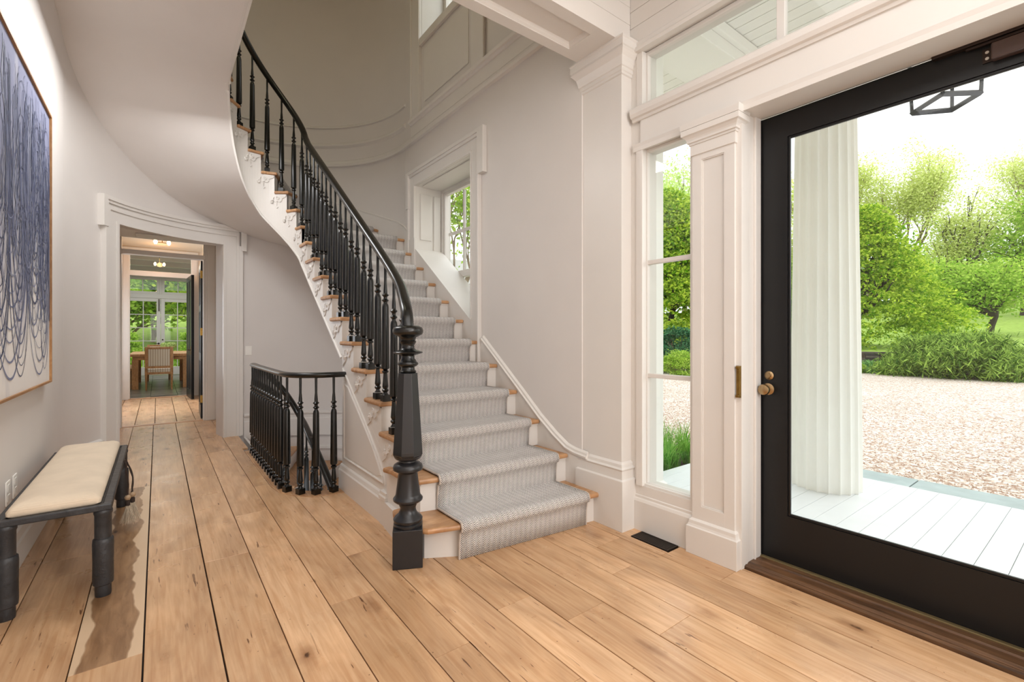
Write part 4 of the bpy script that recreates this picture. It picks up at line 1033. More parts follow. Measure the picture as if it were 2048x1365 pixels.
# sloping sill board
part('sloping_sill', MB().prismx([(yb, 2.245), (ya, 1.385), (ya, 1.35), (yb, 2.21)], XR-.014, XR+.33), TRIM, RV)
part('apron', MB().prismx([(yb+.01, 2.22), (ya-.01, 1.36), (ya-.01, .9), (yb+.01, 1.7)], XR-.012, XR+.01), TRIM, RV)
def sash_window(idx, x, ya, yb, z0, z1, cols, rows, label):
    f = MB(); f.box(x, x+.05, ya, ya+.06, z0, z1); f.box(x, x+.05, yb-.06, yb, z0, z1); f.box(x, x+.05, ya+.06, yb-.06, z0, z0+.08); f.box(x, x+.05, ya+.06, yb-.06, z1-.06, z1)
    f.box(x-.02, x, ya, ya+.03, z0, z1); f.box(x-.02, x, yb-.03, yb, z0, z1); f.box(x-.02, x, ya, yb, z1-.03, z1)
    o = struct('window_%d' % idx, f, TRIM, bevel=.003); o['label'] = label
    zm = z0+(z1-z0)*.0; a, b = ya+.075, yb-.075
    return o, a, b
o, a, b = sash_window(6, XR+.34, 3.72, 4.92, .9, 2.96, 3, 4, 'white sash window above the stair, cut by the sloping sill')
X = XR+.36
part('meeting_rail', MB().box(X-.03, X+.03, a-.02, b+.02, 1.90, 1.975), TRIM, o, bevel=.004)
ys = [3.785, 4.115, 4.45, 4.80]; zs1 = [1.975, 2.425, 2.87]; zs0 = [.98, 1.44, 1.90]
for zz, xx in ((zs1, X), (zs0, X-.03)):
    for y in ys[1:-1]: part('muntin', MB().box(xx-.012, xx+.012, y-.015, y+.015, zz[0], zz[-1]), TRIM, o)
    for y0_, y1_ in zip(ys, ys[1:]):
        part('muntin', MB().box(xx-.011, xx+.011, y0_+.011, y1_-.011, zz[1]-.015, zz[1]+.015), TRIM, o)
        for z0_, z1_ in zip(zz, zz[1:]): part('pane', MB().box(xx-.002, xx+.002, y0_, y1_, z0_, z1_), GLASS, o)
# ---- upper level trims on right wall and curve
ut = MB()
ut.prismy([(XR, 3.47), (XR-.03, 3.475), (XR-.036, 3.50), (XR-.02, 3.51), (XR-.016, 3.545), (XR, 3.56)], 2.30, C[1])
ut.prismy([(XR, 3.66), (XR-.03, 3.67), (XR-.04, 3.69), (XR-.055, 3.695), (XR-.06, 3.72), (XR-.04, 3.735), (XR, 3.76)], 2.30, 5.02)
ut.box(XR-.02, XR, 2.30, 5.02, 3.54, 3.67)
struct('trim_16', ut, TRIM, label='moulded white band at second floor level on the stair wall')
ut = MB(); AA = [radians(a) for a in np.linspace(-1, 150, 50)]
for prof in ([(RO, 3.47), (RO-.03, 3.475), (RO-.036, 3.50), (RO-.02, 3.51), (RO-.016, 3.545), (RO, 3.56)], [(RO, 3.72), (RO-.012, 3.73), (RO-.03, 3.745), (RO-.03, 3.76), (RO, 3.80)], [(RO, 3.98), (RO-.02, 3.985), (RO-.02, 4.0), (RO, 4.02)]):
    ut.rings([[(C[0]+r*cos(a), C[1]+r*sin(a), z) for r, z in prof] for a in AA])
struct('trim_17', ut, TRIM, auto=30, label='three thin mouldings following the curved wall at second floor level')
uw = MB(); uw.box(XR-.03, XR, 4.78, 5.0, 3.735, 6.3); uw.box(XR-.045, XR-.03, 4.97, 5.0, 3.735, 6.3); uw.box(XR-.04, XR-.03, 4.78, 4.80, 3.735, 6.3); uw.box(XR-.03, XR, 3.5, 3.7, 3.735, 6.3); uw.box(XR-.03, XR, 3.7, 4.78, 4.49, 4.56)
uw.box(XR-.045, XR-.03, 3.48, 3.51, 3.735, 6.3)
UT = struct('trim_18', uw, TRIM, bevel=.004, label='white casing of the upper stair window')
part('panel', MB().box(XR-.012, XR, 3.78, 4.70, 3.84, 4.42), TRIM, UT, bevel=.008)
rv = MB(); rv.box(XR, XR+.3, 4.779, 4.80, 4.56, 6.2); rv.box(XR, XR+.3, 3.68, 3.701, 4.56, 6.2); rv.box(XR-.03, XR+.3, 3.70, 4.78, 4.54, 4.57)
part('reveal', rv, TRIM, UT)
window_unit('window_7', XR+.28, 3.70, 4.78, 4.57, 6.2, (4.06, 4.42), (4.98, 5.39, 5.8), .05, .05, .022, label='upper sash window over the stair')

# ================================================================== SWITCHES
def plate(name, label, cat, c, half, ang, z0, z1, kind):
    m = MB(); m.rbox(c, (half, .003), ang, z0, z1); o = solo(name, m, PLATE, label, cat, (c[0], c[1], z0), bevel=.0015)
    nx, ny = -sin(ang), cos(ang); s_ = 1
    for dz in ((.2, .8),) if kind == 's' else ((.14, .44), (.56, .86)):
        q = MB()
        for sg in (-1, 1): q.rbox((c[0]+nx*.003*sg, c[1]+ny*.003*sg), (half*.5, .002), ang, z0+(z1-z0)*dz[0], z0+(z1-z0)*dz[1])
        part('rocker' if kind == 's' else 'socket', q, PLATE if kind == 's' else mat('outlet_face', (225, 222, 216), .5), o, bevel=.001)
a = 90.3; plate('light_switch', 'white switch plate on the curved wall above the black balustrade', 'switch', (C[0]+(RO-.004)*cos(radians(88.4)), C[1]+(RO-.004)*sin(radians(88.4))), .036, radians(-1.6), 1.0, 1.115, 's')
plate('wall_outlet', 'white outlet plate behind the bench, nearer the camera', 'outlet', (XL+.004, 3.44), .04, pi/2, .385, .505, 'o')
plate('wall_outlet', 'white outlet plate behind the bench, farther from the camera', 'outlet', (XL+.004, 3.585), .04, pi/2, .385, .505, 'o')

# ================================================================== PAINTING
PA = thing('painting', 'large abstract painting of looping blue strokes in a thin oak frame on the left wall', 'painting', (XL, 3.37, .94))
py0, py1, pz0, pz1 = 2.35, 4.40, .945, 2.72
fr = MB(); fr.box(XL, XL+.04, py0-.012, py0, pz0-.012, pz1+.012); fr.box(XL, XL+.04, py1, py1+.012, pz0-.012, pz1+.012); fr.box(XL, XL+.04, py0, py1, pz0-.012, pz0); fr.box(XL, XL+.04, py0, py1, pz1, pz1+.012)
part('frame', fr, wood('oak_frame', (196, 150, 100), (160, 115, 70), .5, knots=False), PA)
cm = bpy.data.materials.new('washed_canvas'); cm.use_nodes = True; nt = cm.node_tree; N = nt.nodes; L = nt.links; b = N['Principled BSDF']; b.inputs['Roughness'].default_value = .85
tc = N.new('ShaderNodeTexCoord'); sp = N.new('ShaderNodeSeparateXYZ'); L.new(tc.outputs['Object'], sp.inputs[0])
nz = N.new('ShaderNodeTexNoise'); nz.inputs['Scale'].default_value = 1.6; nz.inputs['Detail'].default_value = 4; vm = N.new('ShaderNodeVectorMath'); vm.operation = 'MULTIPLY'; vm.inputs[1].default_value = (1, 3.2, .7)
L.new(tc.outputs['Object'], vm.inputs[0]); L.new(vm.outputs[0], nz.inputs['Vector'])
ad = N.new('ShaderNodeMath'); ad.operation = 'MULTIPLY_ADD'; ad.inputs[1].default_value = 1.1; L.new(nz.outputs['Fac'], ad.inputs[0])
mr = N.new('ShaderNodeMapRange'); mr.inputs['From Min'].default_value = .1; mr.inputs['From Max'].default_value = 1.3; mr.inputs['To Min'].default_value = -.45; mr.inputs['To Max'].default_value = .25; L.new(sp.outputs[2], mr.inputs['Value']); L.new(mr.outputs[0], ad.inputs[2])
r = N.new('ShaderNodeValToRGB'); r.color_ramp.elements[0].position = .2; r.color_ramp.elements[0].color = lin((228, 224, 220)); r.color_ramp.elements[1].position = .72; r.color_ramp.elements[1].color = lin((134, 138, 166))
L.new(ad.outputs[0], r.inputs['Fac']); L.new(r.outputs[0], b.inputs['Base Color'])
part('canvas', MB().box(XL+.002, XL+.028, py0, py1, pz0, pz1), cm, PA)
rng = random.Random(11); shades = [mat('ink_blue_%s' % k, c, .7) for k, c in (('deep', (62, 70, 100)), ('mid', (86, 94, 128)), ('soft', (122, 128, 156)), ('grey', (134, 138, 156)))]
sm_ = [MB() for _ in shades]; lay = 0
def clampy(y): return min(max(y, py0+.01), py1-.01)
def stroke(m, pts, lw):
    global lay
    lay += 1; x = XL+.0292+lay*.00001; vs = []; n = len(pts)
    for k, (y, z) in enumerate(pts):
        p = pts[max(k-1, 0)]; q = pts[min(k+1, n-1)]; dy, dz = q[0]-p[0], q[1]-p[1]; l = hypot(dy, dz)+1e-6; w_ = lw*(.6+.5*abs(sin(k*.13+lay))); vs += [(x, y-dz/l*w_, z+dy/l*w_), (x, y+dz/l*w_, z-dy/l*w_)]
    m.add(vs, [(2*k, 2*k+1, 2*k+3, 2*k+2) for k in range(n-1)])
def loopset(cy, w0, ztop, bot, n, shade, step):
    for i in range(n):
        f = i/max(1, n-1); w_ = w0*(1-.55*f)+rng.uniform(-.01, .01); b = bot+step*i+rng.uniform(-.015, .015); t0 = ztop-rng.uniform(0, .35); c = cy+rng.uniform(-.03, .03); sk_ = rng.uniform(-.12, .12)
        pts = []
        for k in range(61):
            a = -pi*.12+k/60*pi*1.24; yy = c+w_*cos(a)*(1+.15*sin(a)); zz = (t0 if True else 0)-(t0-b)*max(0, sin(a))**.75 if sin(a) > 0 else t0+.1*abs(sin(a))
            pts.append((clampy(yy+sk_*(zz-b)), min(max(zz, pz0+.015), pz1-.01)))
        mi = shade if rng.random() < .6 else rng.randrange(4)
        stroke(sm_[mi], pts, rng.uniform(.0018, .0062))
for i in range(70):  # broad soft washes first
    c = rng.uniform(py0, py1); b0 = rng.uniform(1.3, 1.9); t0 = rng.uniform(2.2, 2.68); stroke(sm_[rng.choice((2, 3, 1, 2))], [(clampy(c+.05*sin(k*.3+i)+.02*sin(k*.9)), b0+(t0-b0)*k/16) for k in range(17)], rng.uniform(.005, .014))
for args in ((2.70, .26, 2.6, 1.05, 14, 1, .06), (3.15, .24, 2.62, 1.10, 15, 0, .055), (3.55, .25, 2.55, 1.02, 16, 1, .06), (3.92, .24, 2.6, 1.25, 18, 0, .05), (4.20, .17, 2.5, 1.05, 14, 1, .07), (4.05, .30, 2.3, 1.0, 10, 3, .09), (3.35, .32, 2.4, 1.02, 10, 2, .09), (3.75, .2, 2.66, 1.5, 14, 1, .04), (4.24, .12, 2.3, 1.35, 14, 0, .06)):
    loopset(*args)
for i in range(34):  # arcs near the top right, like stacked ribs
    c = rng.choice((4.28, 4.0, 3.6)); z_ = 2.62-i*.022+rng.uniform(-.01, .01); pts = [(clampy(c+.11*cos(a)), z_-.16+.16*sin(a)) for a in np.linspace(0, pi, 20)]; stroke(sm_[rng.choice((0, 1, 2))], pts, rng.uniform(.002, .004))
for m, s_ in zip(sm_, shades): part('brush_strokes', m, s_, PA)

# ================================================================== BENCH
BN = thing('bench', 'low black leather-wrapped bench with cream upholstered seat against the left wall', 'bench', (-.37, 3.72, 0))
bx0, bx1, by0, by1, zt_ = -.565, -.175, 2.94, 4.47, .44
fm = MB(); fm.box(bx0, bx1, by0, by0+.035, zt_-.028, zt_); fm.box(bx0, bx1, by1-.035, by1, zt_-.028, zt_); fm.box(bx0, bx0+.035, by0+.035, by1-.035, zt_-.028, zt_); fm.box(bx1-.035, bx1, by0+.035, by1-.035, zt_-.028, zt_); fm.box(bx0+.03, bx1-.03, by0+.03, by1-.03, zt_-.02, zt_-.008)
part('frame', fm, IRON, BN, bevel=.005)
for lx in (bx0+.035, bx1-.033):
    for ly in (by0+.035, by1-.035):
        lg = MB(); lg.lathe([(.001, .0), (.030, .0), (.0315, .01), (.031, .06), (.0325, .283), (.0325, .385), (.036, .395), (.036, .408), (.032, .414)], (lx, ly, 0), 20)
        lgo = part('leg', lg, IRON, BN, auto=40)
        lg = MB(); lg.lathe([(.030, .052), (.0335, .054), (.039, .058), (.0405, .08), (.0395, .16), (.041, .25), (.039, .272), (.034, .277), (.031, .279)], (lx, ly, 0), 20); part('leather_sleeve', lg, IRON, lgo, auto=40)
# cushion
cu = MB(); R = []
for z, d in ((.436, .012), (.445, .001), (.462, 0), (.478, .010), (.490, .03), (.498, .07), (.502, .12)):
    x0, x1, y0_, y1_ = bx0+.03+d, bx1-.04-d, by0+.03+d, by1-.03-d; rr = max(.02-d*.1, .004)+.0; ring = []
    for cx, cy, a0 in ((x1-rr, y1_-rr, 0), (x0+rr, y1_-rr, 90), (x0+rr, y0_+rr, 180), (x1-rr, y0_+rr, 270)):
        for k in range(5): a = radians(a0+k*22.5); ring.append((cx+rr*cos(a), cy+rr*sin(a), z))
    R.append(ring)
cu.rings(R)
def linen():
    m = mat('cream_linen', (222, 205, 182), .95, var=.05, vscale=9); nt = m.node_tree; tc = nt.nodes.new('ShaderNodeTexCoord'); wv = nt.nodes.new('ShaderNodeTexWave'); wv.bands_direction = 'Y'; wv.inputs['Scale'].default_value = 55; wv.inputs['Distortion'].default_value = 2
    bp = nt.nodes.new('ShaderNodeBump'); bp.inputs['Strength'].default_value = .35; bp.inputs['Distance'].default_value = .002; nt.links.new(tc.outputs['Object'], wv.inputs['Vector']); nt.links.new(wv.outputs['Fac'], bp.inputs['Height']); nt.links.new(bp.outputs['Normal'], nt.nodes['Principled BSDF'].inputs['Normal']); return m
part('cushion', cu, linen(), BN, auto=50)
# tassels
TA = thing('horsehair_tassels', 'pair of pale horsehair tassels with wooden beads on braided cords hanging from the bench side', 'tassel', (bx1+.02, 3.93, .03))
CORD = mat('dark_cord', (52, 40, 34), .8); BEAD = mat('wood_bead', (176, 150, 120), .5); HAIR = mat('horsehair', (214, 202, 182), .9, var=.2, vscale=40)
for k, (dy, dx) in enumerate(((-.03, .0), (.03, .022))):
    x, y = bx1+.022+dx, 3.93+dy
    c_ = [(bx1+.004, y-.01*k, .437), (bx1+.012, y, .42), (x-.006, y+.004, .36), (x+.004, y-.004, .30), (x-.003, y+.003, .25), (x, y, .215)]
    part('cord', MB().tube(smoothpath(c_, 2), .0045, 6), CORD, TA)
    part('cord', MB().tube(smoothpath([(px+.008*sin(i*2.1), py_+.008*cos(i*1.7), pz) for i, (px, py_, pz) in enumerate(c_)], 2), .003, 6), CORD, TA)
    part('bead', MB().lathe([(.001, -.018), (.012, -.014), (.018, 0), (.012, .014), (.001, .018)], (x, y, .20), 14), BEAD, TA, auto=60)
    part('binding', MB().lathe([(.010, 0), (.013, .004), (.013, .03), (.010, .034)], (x, y, .147), 12), CORD, TA, auto=60)
    hm = MB()
    for i in range(90):
        a = rng.uniform(0, 2*pi); r0 = rng.uniform(0, .01); r1 = rng.uniform(.01, .05); hm.tube([(x+r0*cos(a), y+r0*sin(a), .155), (x+(r0+r1)*.5*cos(a), y+(r0+r1)*.5*sin(a), .10), (x+r1*cos(a), y+r1*sin(a), rng.uniform(.025, .05))], [.0012, .0012, .0007], 3)
    part('hair', hm, HAIR, TA, kind='stuff')

# ================================================================== PORCH
PF = struct('floor_porch', MB().box(2.62, 5.26, -6, 2.74, -.4, -.105), mat('porch_underside', (150, 150, 148), .8))
PB = mat('porch_white_deck', (220, 224, 227), .4, var=.03, vscale=6, bump=.03, bscale=20)
y = -6; k = 0
while y < 2.73:
    part('plank', MB().box(2.80, 5.24, y+.0015, min(y+.139, 2.74)-.0015, -.105, -.08), PB, PF, bevel=.002); y += .139
struct('trim_19', MB().box(2.56, 2.80, -6, 2.4, -.3, -.035), PB, label='white exterior sill along the porch')
BS = mat('bluestone', (150, 165, 166), .55, var=.14, vscale=5, bump=.1, bscale=30)
cu_ = [3.6, 2.45, 1.155, .43, -.7, -1.9, -3.1, -4.3, -5.5, -6.4]
KB = struct('trim_20', MB().box(5.24, 5.62, -6.4, 2.8, -.5, -.14), mat('stone_bed', (120, 118, 112), .9), label='bed below the bluestone porch edging')
for a, b in zip(cu_, cu_[1:]):
    if a < 3: part('stone', MB().box(5.245, 5.60, b+.005, a-.005, -.14, -.085), BS, KB, bevel=.006)
# exterior anta beside the sidelight, ceiling, beams
EX = MB(); EX.box(2.6, 2.91, 2.02, 2.36, -.1, 3.5); 
an = struct('trim_21', EX, EXTW, bevel=.006, label='square white exterior pilaster of the porch')
part('plinth', MB().rstack(2.62, 2.91, 2.02, 2.36, [(-.08, .02), (.18, .02), (.2, 0)]), EXTW, an)
struct('wall_exterior', MB().box(2.62, 2.68, 2.3, 2.42, -.3, 3.5).box(2.56, 2.66, 1.9, 2.05, -.1, 3.5).box(2.82, 3.0, 5.3, 7.5, -3, 7).box(2.64, 2.70, -6, -.66, -.3, 3.5), EXTW)
PC = struct('ceiling_porch', MB().box(2.6, 5.4, -6, 2.9, 3.52, 3.6), EXTW)
x = 2.7
while x < 5.3:
    part('panel', MB().box(x+.003, x+.112, -6, 2.8, 3.505, 3.52), EXTW, PC, bevel=.002); x += .115
pb = MB(); pb.box(4.46, 4.94, -6, 2.25, 3.33, 3.52); pb.box(2.85, 4.46, 1.78, 2.20, 3.33, 3.52); pb.box(4.42, 4.46, -6, 1.78, 3.42, 3.50); pb.box(2.85, 4.42, 1.74, 1.78, 3.42, 3.50)
pb.box(2.68, 2.74, -6, 1.78, 3.38, 3.52)
struct('trim_22', pb, EXTW, bevel=.006, label='white beams of the porch ceiling')
def column(x, y, label):
    o = thing('fluted_column', label, 'column', (x, y, -.08), 'white fluted porch columns'); m = MB(); R = []; nf = 20; K = 8
    for t in np.linspace(0, 1, 10):
        rr = .270-.040*t**1.3; z = -.08+t*3.22; ring = []
        for i in range(nf*K):
            a = 2*pi*i/(nf*K); u = (i % K)/K; d = .030*sqrt(max(0, 1-(2*u-1)**2)) if (i % K) else 0
            ring.append((x+(rr-d)*cos(a+.1), y+(rr-d)*sin(a+.1), z))
        R.append(ring)
    m.rings(R); part('shaft', m, EXTW, o, auto=25)
    m = MB(); m.lathe([(.2, 3.0), (.236, 3.01), (.236, 3.03), (.226, 3.04), (.24, 3.055), (.27, 3.09), (.285, 3.12), (.2, 3.125)], (x, y, .13), 40); m.box(x-.29, x+.29, y-.29, y+.29, 3.25, 3.33); part('capital', m, EXTW, o, auto=40)
    return o
column(4.706, 1.61, 'tall white fluted column seen just outside the glass door')
column(4.706, -2.2, 'tall white fluted column farther along the porch, past the door')
# lantern hung from the porch ceiling
LN = thing('porch_lantern', 'black open-frame square lantern hanging outside above the door glass', 'lantern', (3.65, .64, 2.6))
LM = mat('lantern_iron', (66, 68, 74), .5, metal=.3)
q = [(3.658, .788), (3.793, .631), (3.649, .488), (3.5, .621)]; cx, cy = 3.65, .632
def sc_(p, s, z): return (cx+(p[0]-cx)*s, cy+(p[1]-cy)*s, z)
m = MB()
for a, b in zip(q, q[1:]+q[:1]):
    m.tube([sc_(a, 1, 2.6), sc_(b, 1, 2.6)], .016, 4); m.tube([sc_(a, 1.14, 3.12), sc_(b, 1.14, 3.12)], .012, 4)
    m.tube([sc_(a, 1, 2.6), sc_(a, 1.14, 3.12)], .009, 4); m.tube([sc_(a, 1.14, 3.12), (cx, cy, 3.34)], .009, 4)
part('frame', m, LM, LN); m = MB(); m.tube([(cx, cy, 3.32), (cx, cy, 3.51)], .006, 6); part('rod', m, LM, LN)
m = MB()
for dx, dy in ((.03, 0), (-.03, .02), (0, -.035)): m.lathe([(.008, 2.95), (.009, 3.06), (.001, 3.08)], (cx+dx, cy+dy, 0), 8)
part('candle', m, mat('candle_sleeve', (225, 215, 190), .6), LN)

# ================================================================== GROUNDS
def ngrad(name, cols, scale, rough=.9, bump=.3, bs=None, vor=False, detail=6):
    m = bpy.data.materials.new(name); m.use_nodes = True; nt = m.node_tree; N = nt.nodes; L = nt.links; b = N['Principled BSDF']; b.inputs['Roughness'].default_value = rough; b.inputs['Specular IOR Level'].default_value = .15
    tc = N.new('ShaderNodeTexCoord'); nz = N.new('ShaderNodeTexVoronoi' if vor else 'ShaderNodeTexNoise'); nz.inputs['Scale'].default_value = scale
    if not vor: nz.inputs['Detail'].default_value = detail
    L.new(tc.outputs['Object'], nz.inputs['Vector']); r = N.new('ShaderNodeValToRGB'); e = r.color_ramp.elements
    e[0].position = .28; e[0].color = lin(cols[0]); e[1].position = .72; e[1].color = lin(cols[-1])
    for i, c in enumerate(cols[1:-1]): q_ = e.new(.28+.44*(i+1)/(len(cols)-1)); q_.color = lin(c)
    L.new(nz.outputs['Color' if vor else 'Fac'], r.inputs['Fac'])
    n2 = N.new('ShaderNodeTexNoise'); n2.inputs['Scale'].default_value = .35; n2.inputs['Detail'].default_value = 3; L.new(tc.outputs['Object'], n2.inputs['Vector'])
    r2 = N.new('ShaderNodeValToRGB'); r2.color_ramp.elements[0].color = (.88, .88, .86, 1); r2.color_ramp.elements[0].position = .35; r2.color_ramp.elements[1].position = .65; L.new(n2.outputs['Fac'], r2.inputs['Fac'])
    mx = N.new('ShaderNodeMix'); mx.data_type = 'RGBA'; mx.blend_type = 'MULTIPLY'; mx.inputs[0].default_value = 1; L.new(r.outputs[0], mx.inputs[6]); L.new(r2.outputs[0], mx.inputs[7]); L.new(mx.outputs[2], b.inputs['Base Color'])
    bp = N.new('ShaderNodeBump'); bp.inputs['Strength'].default_value = bump; bp.inputs['Distance'].default_value = .02; L.new(nz.outputs['Distance' if vor else 'Fac'], bp.inputs['Height']); L.new(bp.outputs['Normal'], b.inputs['Normal'])
    return m
GRAV = ngrad('pink_gravel', ((158, 130, 112), (200, 178, 162), (214, 198, 186), (228, 222, 216)), 34, vor=True)
GRASS = ngrad('mown_grass', ((124, 152, 56), (142, 168, 70), (160, 184, 90)), 3)
struct('ground_gravel', MB().box(5.0, 26.2, -40, 40, -.5, -.32), GRAV)
struct('ground_bed', MB().box(2.8, 5.4, 2.76, 5.4, -.5, -.20), ngrad('mulch', ((50, 36, 28), (76, 58, 46)), 30))
# pebbles near the porch
pm = MB(); rp_ = np.random.RandomState(4)
vs = []; fs = []
for i in range(26000):
    d = 5.62+rp_.rand()**1.8*7; y = rp_.uniform(-3.5+0*d, 6.5); s_ = rp_.uniform(.006, .013); o = len(vs); a = rp_.uniform(0, 6.28)
    c, s2 = cos(a)*s_, sin(a)*s_; z = -.32
    vs += [(d+c, y+s2, z), (d-s2, y+c, z), (d-c, y-s2, z), (d+s2, y-c, z), (d, y, z+s_*1.1)]; fs += [(o, o+1, o+4), (o+1, o+2, o+4), (o+2, o+3, o+4), (o+3, o, o+4)]
pmat = leafmat('pebble_mix', (166, 134, 114), (224, 212, 202), 0)
o = put('pebbles', MB().add(vs, fs).mesh('pebbles'), pmat, None, kind='stuff', label='loose pink and cream gravel on the drive by the porch', category='gravel')
# lawn
def lawnz(x): return float(np.interp(x, [26, 40, 54, 70, 85, 110, 160], [.50, .72, 1.2, 2.5, 3.9, 6.2, 10]))
xs = np.linspace(26.3, 160, 40); m = MB(); vs = [(x, y, lawnz(x)) for x in xs for y in (-140, 0, 160)]; fs = []
for i in range(39):
    for j in range(2): a = i*3+j; fs.append((a, a+3, a+4, a+1))
struct('ground_lawn', m.add(vs, fs), GRASS)
struct('ground_meadow', MB().box(-60, 5, 18.7, 40, -.6, -.25).box(2.8, 5.0, 5.4, 40, -.6, -.3), GRASS)
# dry stone retaining wall
RW = struct('wall_garden', MB().box(26.05, 26.5, -14, 40, -.5, .48), mat('wall_core', (52, 48, 42), .95))
stn = [mat('field_stone_%s' % k, c, .9, var=.2, vscale=6) for k, c in (('grey', (98, 92, 84)), ('brown', (86, 74, 62)), ('dark', (62, 58, 54)))]
rr = random.Random(5); sb = [MB() for _ in stn]
for row in range(9):
    y = -4
    while y < 12:
        l = rr.uniform(.25, .7); sb[rr.randrange(3)].box(25.98-rr.uniform(0, .05), 26.1, y+.01, y+l-.01, -.32+row*.094, -.32+row*.094+.082); y += l
for q_, mm in zip(sb, stn): part('stones', q_, mm, RW, kind='stuff')
# plants
fwv = np.array([sin(TH), cos(TH)]); rtv = np.array([cos(TH), -sin(TH)])
def gp(u, d): p = fwv*d+rtv*((u-1024)/933*d); return float(p[0]), float(p[1])
def zy(v, d): return 1.245+(672-v)/933*d
def leaves(centers, n, rad, size, rs, flat=1., droop=0, ratio=.55):
    c = centers[rs.randint(0, len(centers), n)]; off = rs.randn(n, 3)*rad; off[:, 2] *= flat; p = c+off
    a = rs.randn(n, 3); a[:, 2] *= .6; a /= np.linalg.norm(a, axis=1)[:, None]; b = np.cross(a, rs.randn(n, 3)); b /= np.linalg.norm(b, axis=1)[:, None]
    a[:, 2] -= droop; s = (size*rs.uniform(.6, 1.3, n))[:, None]; a *= s; b *= s*ratio
    v = np.stack([p-a, p-b, p+a, p+b], 1).reshape(-1, 3); return v
def leafobj(name, v, m, parent, **k):
    n = len(v)//4; me = bpy.data.meshes.new(name); me.vertices.add(len(v)); w_ = wloc(parent); me.vertices.foreach_set('co', (v-np.array(w_)).astype(np.float32).ravel())
    me.loops.add(n*4); me.loops.foreach_set('vertex_index', np.arange(n*4)); me.polygons.add(n); me.polygons.foreach_set('loop_start', np.arange(n)*4); me.update(calc_edges=True); me.validate()
    return put(name, me, m, parent, kind='stuff', **k)
BARK = mat('bark', (128, 112, 92), .9, var=.25, vscale=4); BARKD = mat('bark_dark', (62, 54, 46), .9, var=.25, vscale=4)
def skeleton(base, height, spread, rs, levels=3, r0=.15, nb=4, trunk=.3, lean=(0, 0), up=.75):
    segs = []; tips = []
    def grow(p, d, L_, r, lv):
        pts = [p]; n = 4; q = p.copy()
        for i in range(n): d = d+rs.randn(3)*.13; d[2] += .04; d /= np.linalg.norm(d); q = q+d*L_/n; pts.append(q)
        segs.append((pts, [r*(1-.45*i/n) for i in range(n+1)]))
        if lv == 0: tips.extend([pts[-1], pts[-2], pts[2]]); return
        for k in range(nb):
            t = rs.uniform(.45, 1) if k else 1.; i = min(int(t*n), n); a = rs.uniform(0, 2*pi)
            e = np.array([cos(a)*spread, sin(a)*spread, up]); e = d*.6+e; e /= np.linalg.norm(e)
            grow(pts[i], e, L_*rs.uniform(.6, .85), r*.55, lv-1)
    b = np.array(base, float); grow(b, np.array([lean[0], lean[1], 1.]), height*trunk, r0, levels)
    tp = np.array(tips); top = tp[:, 2].max()-b[2]; s = height/top
    segs = [([b+(p-b)*s for p in pts], rr_) for pts, rr_ in segs]; tips = b+(tp-b)*s
    return segs, tips
def tree(label, u, d, zb, ztop, name, m, bark=BARK, seed=1, nleaf=9000, size=.1, spread=.8, levels=3, r0=.15, trunk=.3, rad=.5, nb=4, up=.75, group=None, flat=.6, lean=(0, 0), xy=None, hs=1.):
    rs = np.random.RandomState(seed); x, y = xy or gp(u, d)
    segs, tips = skeleton((x, y, zb), ztop-zb, spread, rs, levels, r0, nb, trunk, lean, up)
    o = thing(name, label, 'tree', (x, y, zb), group); tb = MB()
    for pts, rr_ in segs: tb.tube([tuple((x+(p[0]-x)*hs, y+(p[1]-y)*hs, p[2])) for p in pts], rr_, 6)
    part('trunk', tb, bark, o); tips = np.stack([x+(tips[:, 0]-x)*hs, y+(tips[:, 1]-y)*hs, tips[:, 2]], 1)
    leafobj('foliage', leaves(tips, nleaf, rad, size, rs, flat), m, o)
    return o
def bush(label, u, d, zb, hw, h, name, m, seed, n=9000, size=.06, xy=None, group=None, cat='shrub', depth=None, droop=0, trunk=True, layers=60, crad=.3, ratio=.55):
    rs = np.random.RandomState(seed); x, y = xy or gp(u, d); o = thing(name, label, cat, (x, y, zb), group)
    k = layers; a = rs.uniform(0, 2*pi, k); r = rs.uniform(.25, 1, k)**.6; zz = rs.uniform(0, 1, k); e = np.sqrt(np.maximum(.05, 1-(zz*.95)**2.2))
    c = np.stack([x+hw*r*e*np.cos(a), y+(depth or hw)*r*e*np.sin(a), zb+h*(.08+.84*zz)], 1)
    leafobj('foliage', leaves(c, n, crad*hw*.5, size, rs, .5, droop, ratio), m, o)
    tb = MB()
    for i in range(0, k, max(1, k//16)): tb.tube([(x+(rs.rand()-.5)*.2*hw, y+(rs.rand()-.5)*.2*hw, zb), tuple((np.array((x, y, zb))+c[i])/2+np.array((0, 0, .1*h))), tuple(c[i])], [.05*hw, .03*hw, .01*hw] if hw > 1 else [.02, .012, .006], 5)
    part('stems', tb, BARK, o)
    return o
LB = leafmat('maple_leaf', (84, 140, 10), (214, 230, 88), .5); LY = leafmat('spring_leaf', (196, 208, 118), (236, 240, 172), .65); LM_ = leafmat('crab_leaf', (128, 172, 50), (196, 218, 104)); LD = leafmat('juniper_leaf', (44, 84, 24), (176, 206, 98), .3)
LG = leafmat('ground_leaf', (84, 136, 66), (160, 204, 130), .3); LX = leafmat('evergreen_leaf', (30, 78, 48), (90, 140, 96), .2); LE = leafmat('grass_blade', (70, 140, 40), (160, 205, 100), .4); LP = leafmat('pale_leaf', (176, 206, 110), (226, 238, 170), .6)
